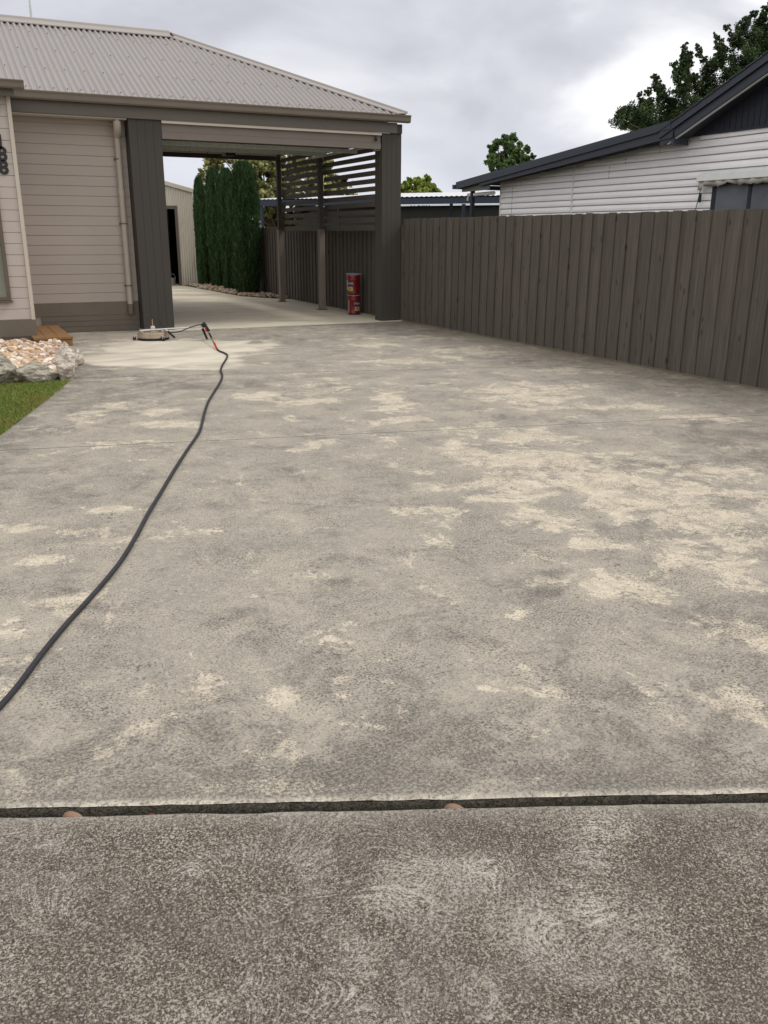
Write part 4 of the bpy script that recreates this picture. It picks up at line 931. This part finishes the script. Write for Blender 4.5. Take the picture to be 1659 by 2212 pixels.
big = [(1343,258,24),(1362,240,20),(1395,262,34),(1395,235,26),(1437,215,20),(1425,195,13),(1414,168,10),(1452,235,24),(1470,165,22),(1478,195,22),(1485,130,16),(1480,105,9),(1508,110,10),(1500,175,16),(1440,258,28),(1490,230,28),
       (1535,150,24),(1525,190,30),(1553,105,14),(1549,82,8),(1560,130,20),(1578,160,28),(1590,90,20),(1605,55,16),(1620,90,26),(1612,130,32),(1645,60,24),(1655,20,10),(1665,100,34),(1660,160,50),(1600,200,50),(1540,240,50),(1400,200,9),(1455,140,9),(1380,205,7),(1375,270,26),(1420,280,24),(1720,60,50),(1740,150,70),(1800,80,60),(1700,220,60),(1630,30,9),(1570,60,8)]
bigs = [t for t in big if t[2] >= 20]
for t in [t for t in big if t[2] < 20]:      # limbs of foliage run from each outer tuft back into the crown
    q = min(bigs, key=lambda b: math.hypot(b[0]-t[0], (b[1]-t[1])*.8)); m_ = max(2, int(math.hypot(q[0]-t[0], q[1]-t[1])/12))
    for i in range(1, m_): big.append((t[0]+(q[0]-t[0])*i/m_+random.uniform(-4, 4), t[1]+(q[1]-t[1])*i/m_+random.uniform(-3, 3), t[2]*random.uniform(.75, 1.1)))
    for i in range(4): big.append((t[0]+random.uniform(-.9, .9)*t[2], t[1]-random.uniform(0, 1.3)*t[2], t[2]*random.uniform(.25, .45)))
bb = pxblobs(big, 31, .7, 3, 1.0)
tree('leafy_tree', dep(1600, 500, 31)[:2], bb, 200000, .037, [(50,66,38),(62,82,44),(38,52,32),(82,102,54)], 21, 'large dark green tree rising behind the roof of the white house', trunk_r=.3, lmin=.34)
sm_ = pxblobs([(1075,312,13),(1062,325,12),(1090,300,13),(1110,298,11),(1100,320,17),(1085,340,17),(1058,345,13),(1118,338,17),(1140,322,9),(1135,345,12),(1152,338,7),(1125,312,9),(1070,358,15),(1100,362,20),(1140,362,14)], 42, 1.2, 5, .95)
tree('feathery_tree', dep(1100, 500, 42)[:2], sm_, 15000, .075, [(84,108,60),(104,128,70),(66,90,50)], 31, 'small feathery light green tree beyond the low roof of the white house', trunk_r=.14)
bs = pxblobs([(885,412,17),(905,398,15),(922,392,12),(935,408,13),(915,412,18),(945,416,8),(870,405,12),(895,425,15),(930,425,15),(885,390,7)], 52, 1.5, 6)
tree('round_tree', dep(910, 500, 52)[:2], bs, 16000, .085, [(120,140,52),(142,158,66),(96,116,44),(160,168,84)], 41, 'bright yellow green tree top seen just right of the right pier', trunk_r=.2)
vb = []
rr_ = random.Random(12)
for x in range(455, 700, 22):
    for y in range(335, 432, 22): vb.append((x+rr_.uniform(-9, 9), y+rr_.uniform(-9, 9), 15))
vb += [(450,352,9),(700,372,14),(712,385,14),(725,400,14),(705,405,16),(740,412,14),(758,420,12),(720,425,16),(580,462,12),(592,478,14),(575,480,12),(610,470,12),(630,482,12),(645,475,9),(598,458,8),(760,398,5)]
vt = pxblobs(vb, 37, 1.3, 8, 1.15)
tree('variegated_tree', dep(600, 500, 37)[:2], vt, 70000, .075, [(150,150,92),(176,172,116),(112,120,66),(196,192,144),(88,98,54)], 51, 'cream and green variegated tree behind the row of conifers', trunk_r=.25)
dk = pxblobs([(728,392,9),(735,402,10),(745,392,7)], 48, .5, 9)
tree('dark_tree', dep(740, 500, 48)[:2], dk, 1800, .12, [(60,84,52),(44,66,40)], 61, 'small dark tree glimpsed through the right slatted screen', trunk_r=.12)

def conifer(x, y, r0, h, seed, label):
    root = empty('conifer', (x, y, 0), label, 'conifer', 'columnar conifers in a row behind the carport')
    q = np.random.default_rng(seed); n = 34000
    t = q.random(n)**.92; th = q.uniform(0, 2*math.pi, n)
    prof = lambda u: (.74+.26*np.sin(np.clip(u*1.05, 0, 1)*math.pi)**.7)*np.where(u > .88, np.sqrt(np.clip(1-((u-.88)/.125)**2, 0, 1))*.85+.15, 1)
    lump = np.array([noise.noise((math.cos(a)*2.2+seed, math.sin(a)*2.2, float(b)*3.5)) for a, b in zip(th, t)])
    lump2 = np.array([noise.noise((math.cos(a)*6+seed, math.sin(a)*6, float(b)*14)) for a, b in zip(th, t)])
    rad = r0*prof(t)*(1+.22*lump+.13*lump2)*q.uniform(.62, 1.04, n)
    z = .04+t*(h-.12)
    P = np.stack([x+rad*np.cos(th), y+rad*np.sin(th), z], 1)
    out = np.stack([np.cos(th), np.sin(th), np.zeros(n)], 1); L_ = q.uniform(.035, .10, (n, 1))
    d = out*q.uniform(.05, .35, (n, 1))+np.array([0, 0, 1.0])+q.normal(0, .16, (n, 3)); d /= np.linalg.norm(d, axis=1)[:, None]
    s = np.cross(d, out+q.normal(0, .5, (n, 3))); s /= np.linalg.norm(s, axis=1)[:, None]; w = q.uniform(.005, .011, (n, 1))
    V = np.stack([P-d*L_*.3, P+s*w, P+d*L_, P-s*w], 1).reshape(-1, 3); Fq = np.arange(n*4).reshape(n, 4)
    pal = np.array([srgb(*c)[:3] for c in ((44,68,36),(56,84,42),(34,52,30),(80,108,54))]); k = q.choice(4, n, p=[.35, .3, .25, .1])
    br = 1+.55*lump2+.25*lump
    npmesh('crown', V, Fq, M['needle'], parent=root, cols=np.repeat(pal[k]*np.clip(br, .45, 1.7)[:, None]*q.uniform(.8, 1.2, (n, 1)), 4, 0))
    MB().tube([(x, y, -.02), (x, y, h*.88)], [.05, .02], 8).build('trunk', M['bark'], root)
conifer(7.26, 28.1, .20, 3.28, 1, 'furthest and narrowest conifer, next to the cream shed')
conifer(7.43, 27.0, .27, 3.48, 2, 'second conifer from the cream shed')
conifer(7.37, 25.5, .25, 3.38, 3, 'third conifer from the cream shed')
conifer(7.36, 23.8, .40, 3.46, 4, 'nearest and widest conifer, right end of the row')

# ------------------------------------------------------------------ neighbour's house
NX = 14.4
nb = empty('white_house', (17, 15, 0), 'white clad house with dark gable and low dark roof beyond the fence', 'house')
Bz = lambda y: 3.02+(22.17-y)*(3.56-3.02)/(22.17-15.3)        # eave line of the low roof on the wall
w = MB(); P_N = [(0, -.045), (.15, -.045), (.155, .020), (.50, .022), (1, -.002)]
z = .2; pitch = .148
# boards, each cut off where the roof line crosses it
k = 0
while z < 3.60:
    zt = z+pitch; yend = 22.17
    if Bz(22.17) < zt:
        yend = 22.17-(zt-3.02)/((3.56-3.02)/(22.17-15.3))
    segs = [(6.0, 18.88), (18.93, yend)] if yend > 18.95 else [(6.0, max(yend, 6.1))]
    for a, b in segs: lap_wall(w, a, b, z, zt, pitch, NX, axis='x', out=-1, prof=P_N)
    z = zt; k += 1
w.prism([(NX+.055, 6, 0), (NX+.055, 22.17, 0), (NX+.055, 22.17, 3.02), (NX+.055, 15.3, 3.56), (NX+.055, 6, 3.56)], (.05, 0, 0)); w.box(NX+.11, 24, 22.07, 22.17, 0, 3.0).box(NX+.11, 24, 6, 6.1, 0, 3.6)
nbw = w.build('wall', M['white'], nb)
MB().box(NX-.030, NX+.04, 18.88, 18.93, .2, 3.24).build('joint_strip', M['whitep'], nb); MB().box(NX-.034, NX+.04, 22.17, 22.21, .2, 3.0).build('joint_strip', M['whitep'], nb)
for y, z0, n_ in ((21.6, 2.124, 5), (21.2, 2.864, 1), (17.55, 2.864, 2), (17.0, 3.16, 1), (15.9, 3.308, 1)):
    MB().box(NX-.0215, NX-.018, y, y+.010, z0, z0+n_*pitch-.02).build('board_joint', M['skirt'], nb)
# gable above the cladding
GPy, GPz = 10.3, 5.66; slope = (GPz-3.62)/(15.30-GPy)
gm = MB(); yy = 5.4
while yy < 15.1:
    zt = GPz-.1-abs(yy+.05-GPy)*slope
    if zt > 3.62: gm.box(NX-.05, NX-.028, yy, yy+.13, 3.60, zt); gm.box(NX-.064, NX-.05, yy-.012, yy+.012, 3.60, zt)
    yy += .145
gm.prism([(NX-.027, 5.4, 3.57), (NX-.027, 15.2, 3.57), (NX-.027, GPy, GPz-.1)], (.12, 0, 0)); gm.box(NX-.06, NX-.002, 5.4, 15.25, 3.56, 3.60)
gm.build('gable', M['navyd'], nb)
# steep roof with ridge along x
def slab(y0, z0, y1, z1, x0, x1, th, m, name, parent=nb):
    return MB().prism([(x0, y0, z0), (x0, y1, z1), (x0, y1, z1+th), (x0, y0, z0+th)], (x1-x0, 0, 0)).build(name, m, parent)
rz = lambda y: GPz-abs(y-GPy)*slope
nr = MB(); 
for sgn in (1, -1):
    y0 = GPy; n = 14
    for i in range(n):
        ya = GPy+sgn*5.15*i/n; yb = GPy+sgn*5.15*(i+1)/n+sgn*.03
        nr.prism([(13.86, ya, rz(ya)+.10), (13.86, yb, rz(yb)+.115), (13.86, yb, rz(yb)+.145), (13.86, ya, rz(ya)+.13)], (12, 0, 0))
nr.build('tiled_roof', M['tiles'], nb)
bg_ = MB()
for sgn in (1, -1):
    e = GPy+sgn*5.12
    bg_.prism([(13.88, GPy, rz(GPy)-.03), (13.88, e, rz(e)-.03), (13.88, e, rz(e)+.10), (13.88, GPy, rz(GPy)+.10)], (.03, 0, 0))
    bg_.prism([(13.93, GPy, rz(GPy)-.20), (13.93, e, rz(e)-.20), (13.93, e, rz(e)-.031), (13.93, GPy, rz(GPy)-.031)], (.03, 0, 0))
bg_.box(13.93, 14.33, 15.02, 15.10, 3.40, 3.62)
bg_.build('gable_barge', M['navy'], nb)
so = MB()
for sgn in (1, -1):
    e = GPy+sgn*4.95; so.prism([(13.965, GPy, rz(GPy)-.225), (13.965, e, rz(e)-.225), (13.965, e, rz(e)-.205), (13.965, GPy, rz(GPy)-.205)], (.05, 0, 0))
so.build('barge_bead', M['whitep'], nb)
so = MB()
for sgn in (1, -1):
    e = GPy+sgn*4.95; so.prism([(14.016, GPy, rz(GPy)-.20), (14.016, e, rz(e)-.20), (14.016, e, rz(e)-.185), (14.016, GPy, rz(GPy)-.185)], (.33, 0, 0))
so.build('soffit', M['navyd'], nb)
# low roof
la, lb = (23.88, 3.03), (15.18, 3.82)
lz = lambda y: la[1]+(la[0]-y)/(la[0]-lb[0])*(lb[1]-la[1])
MB().prism([(13.9, 23.88, lz(23.88)-.02), (13.9, 15.16, lz(15.16)-.02), (13.9, 15.16, lz(15.16)+.02), (13.9, 23.88, lz(23.88)+.02)], (10, 0, 0)).build('low_roof', M['navy'], nb)
lb_ = MB().prism([(13.87, 23.85, lz(23.85)-.16), (13.87, 15.1, lz(15.1)-.125), (13.87, 15.1, lz(15.1)+.035), (13.87, 23.85, lz(23.85)+.035)], (.029, 0, 0))
lb_.prism([(13.91, 22.6, lz(22.6)-.235), (13.91, 15.05, lz(15.05)-.30), (13.91, 15.05, lz(15.05)-.126), (13.91, 22.6, lz(22.6)-.15)], (.025, 0, 0))
lb_.box(13.84, 24, 23.89, 24.0, 2.88, 3.0)
lb_.build('low_barge', M['navy'], nb)
MB().prism([(NX-.4, 22.2, 2.80), (NX-.4, 23.7, 2.79), (NX-.4, 23.7, lz(23.7)-.03), (NX-.4, 22.2, lz(22.2)-.03)], (.02, 0, 0)).build('verandah_infill', mat('olive_panel', srgb(110, 110, 102), .7), nb)
MB().box(13.95, 14.3, 15.2, 22.15, 2.99, 3.0).build('under_eave', M['whitep'], nb) if False else None
MB().tube([(14.1, 23.5, 2.70), (14.2, 22.25, 2.72)], .05, 12).tube([(14.1, 23.5, 2.70), (14.1, 23.52, 2.55)], .03, 8).build('verandah_pipe', M['whitep'], nb)
MB().box(14.05, 14.15, 23.2, 23.3, 0, 2.92).build('verandah_post', M['navyd'], nb)
# awning and window
wy0, wy1 = 11.2, 14.22
fr = MB()
for a, b in ((wy0, wy0+.06), (13.20, 13.28), (wy1-.10, wy1)): fr.box(NX-.06, NX-.02, a, b, 1.35, 2.66)
fr.box(NX-.058, NX-.022, wy0, wy1, 2.60, 2.66).box(NX-.07, NX-.02, wy0, wy1, 1.28, 1.34)
nwf = fr.build('window_frame', M['navyd'], nb)
MB().box(NX-.045, NX-.03, wy0+.061, 13.199, 1.341, 2.599).box(NX-.045, NX-.03, 13.281, wy1-.101, 1.341, 2.599).build('window_pane', M['frost'], nwf)
aw = MB().prism([(NX-.02, 14.52, 2.86), (NX-.17, 14.56, 2.80), (NX-.20, 14.56, 2.66), (NX-.02, 14.5, 2.64)], (0, -3.6, 0)); awo = aw.build('awning_box', M['whitep'], nb, bevel=.008)
# ragged valance under the box
vs = []; n = 120
for i in range(n+1):
    y = 14.50-3.5*i/n; d = .10+.07*noise.noise((y*3.1, 0, 2))+.035*noise.noise((y*11, 4, 2))+(.08 if i < 5 else 0); xo = NX-.17+.018*math.sin(y*21)
    vs += [(xo, y, 2.665), (xo+.02*math.sin(y*9), y, 2.665-max(d, .02))]
vm = MB().add(vs, [(2*i, 2*i+2, 2*i+3, 2*i+1) for i in range(n)], True); vo = vm.build('awning_valance', M['cloth'], nb); mo = vo.modifiers.new('t', 'SOLIDIFY'); mo.thickness = .003
MB().tube([(NX-.10, 14.47, 2.66), (NX-.10, 14.60, 2.0)], .008, 6).box(NX-.12, NX-.08, 14.47, 14.51, 2.25, 2.42).build('awning_arm', M['navyd'], nb)
MB().box(NX-.03, NX-.018, 16.2, 16.45, 1.985, 2.04).build('wall_vent', M['cloth'], nb)

# neighbour's carport further back, its far roof, and a car under it
nc = empty('neighbour_carport', (14, 31, 0), 'dark blue beamed carport with white roof sheeting behind the white house', 'carport')
A0 = Vector((11.0, 34.6, 0)); A1 = Vector((19.6, 23.2, 0)); u = (A1-A0).normalized(); nrm = Vector((-u.y, u.x, 0)); nrm = nrm if nrm.dot(Vector((1, 1, 0))) > 0 else -nrm
def qbar(mb, a, b, z0, z1, t, off=0.0):
    a = a+nrm*off; b = b+nrm*off; mb.prism([(a.x, a.y, z0), (b.x, b.y, z0), (b.x, b.y, z1), (a.x, a.y, z1)], nrm*t)
m1 = MB(); qbar(m1, A0, A1, 2.61, 2.82, .05); m1.build('beam', M['beamblue'], nc)
m1 = MB(); n = 150; vs = []
for i in range(n*4+1):
    a = A0+(A1-A0)*(i/(n*4)); dz = .01*math.sin(2*math.pi*i/4*.5); p = a-nrm*.04; q = a+nrm*6.2; vs += [(p.x, p.y, 2.86+dz), (q.x, q.y, 3.27+dz)]
m1.add(vs, [(2*i, 2*i+2, 2*i+3, 2*i+1) for i in range(n*4)]); m1.build('roof_sheet', M['whiteroof'], nc)
m1 = MB(); qbar(m1, A0, A1, 2.95, 3.20, .03, 6.0); a_=A0+nrm*.06; b_=A1+nrm*.06; m1.add([(a_.x,a_.y,2.80),(b_.x,b_.y,2.80),(b_.x+nrm.x*5.9,b_.y+nrm.y*5.9,3.19),(a_.x+nrm.x*5.9,a_.y+nrm.y*5.9,3.19)],[(0,1,2,3)]); m1.build('back_beam', M['navyd'], nc)
for t in (.03, .41, .62, .84):
    for of in (.05, 6.0):
        p = A0+(A1-A0)*t+nrm*of; MB().box(p.x-.05, p.x+.05, p.y-.05, p.y+.05, 0, 2.6 if of < 1 else 2.94).build('post', M['beamblue'], nc)
fs = empty('far_shed', (22, 40, 0), 'low dark shed with a bright white roof edge seen under the neighbouring carport', 'shed')
B0 = A0+nrm*9.5-u*4; B1 = A1+nrm*9.5+u*4
m1 = MB(); m1.prism([(B0.x, B0.y, 0), (B1.x, B1.y, 0), (B1.x, B1.y, 2.86), (B0.x, B0.y, 2.86)], nrm*3); m1.build('wall', M['darkwall'], fs)
m1 = MB(); a = B0-nrm*.3; b = B1-nrm*.3; m1.prism([(a.x, a.y, 2.87), (b.x, b.y, 2.87), (b.x, b.y, 2.90), (a.x, a.y, 2.90)], nrm*2.2+Vector((0, 0, .17))); m1.build('roof', M['whiteroof'], fs)
a = B0+nrm*1.95; b = B1+nrm*1.95; m1 = MB(); m1.prism([(a.x, a.y, 3.07), (b.x, b.y, 3.07), (b.x, b.y, 3.36), (a.x, a.y, 3.36)], nrm*.2); m1.build('upper_wall', M['darkwall'], fs)
# car
def car(c, ang):
    root = empty('parked_car', c, 'dark parked car just glimpsed through the right slatted screen', 'car')
    ca, sa = math.cos(ang), math.sin(ang)
    def T(p): return (c[0]+p[0]*ca-p[1]*sa, c[1]+p[0]*sa+p[1]*ca, p[2])
    body = [(-2.2,.35),(-2.25,.75),(-2.1,.95),(-1.2,1.02),(1.9,1.0),(2.2,.85),(2.25,.4)]
    cabn = [(-1.25,1.02),(-.55,1.60),(.95,1.62),(1.75,1.0)]
    mb = MB(); mb.prism([T((x, -.85, z)) for x, z in body], Vector(T((0, .85, 0)))-Vector(T((0, -.85, 0))))
    mb.prism([T((x, -.72, z-.001)) for x, z in cabn], Vector(T((0, .72, 0)))-Vector(T((0, -.72, 0)))); mb.build('body', mat('car_paint', srgb(70, 82, 78), .3, .5), root, bevel=.03)
    for s in (-1, 1):
        for q in ([(-1.08,1.06),(-.52,1.53),(.15,1.55),(.15,1.06)], [(.22,1.06),(.22,1.55),(.9,1.55),(1.5,1.06)]):
            MB().prism([T((x, s*.725, z)) for x, z in q], Vector(T((0, s*.006, 0)))-Vector(T((0, 0, 0)))).build('window', M['glass'], root)
    for x in (-1.4, 1.4):
        for s in (-.8, .8):
            wm = MB(); wm.tube([T((x, s-.1, .32)), T((x, s+.1, .32))], .32, 20); wm.build('wheel', M['rubber'], root)
car((float(dep(795, 505, 37)[0]), float(dep(795, 505, 37)[1]), 0), math.atan2(u.y, u.x))
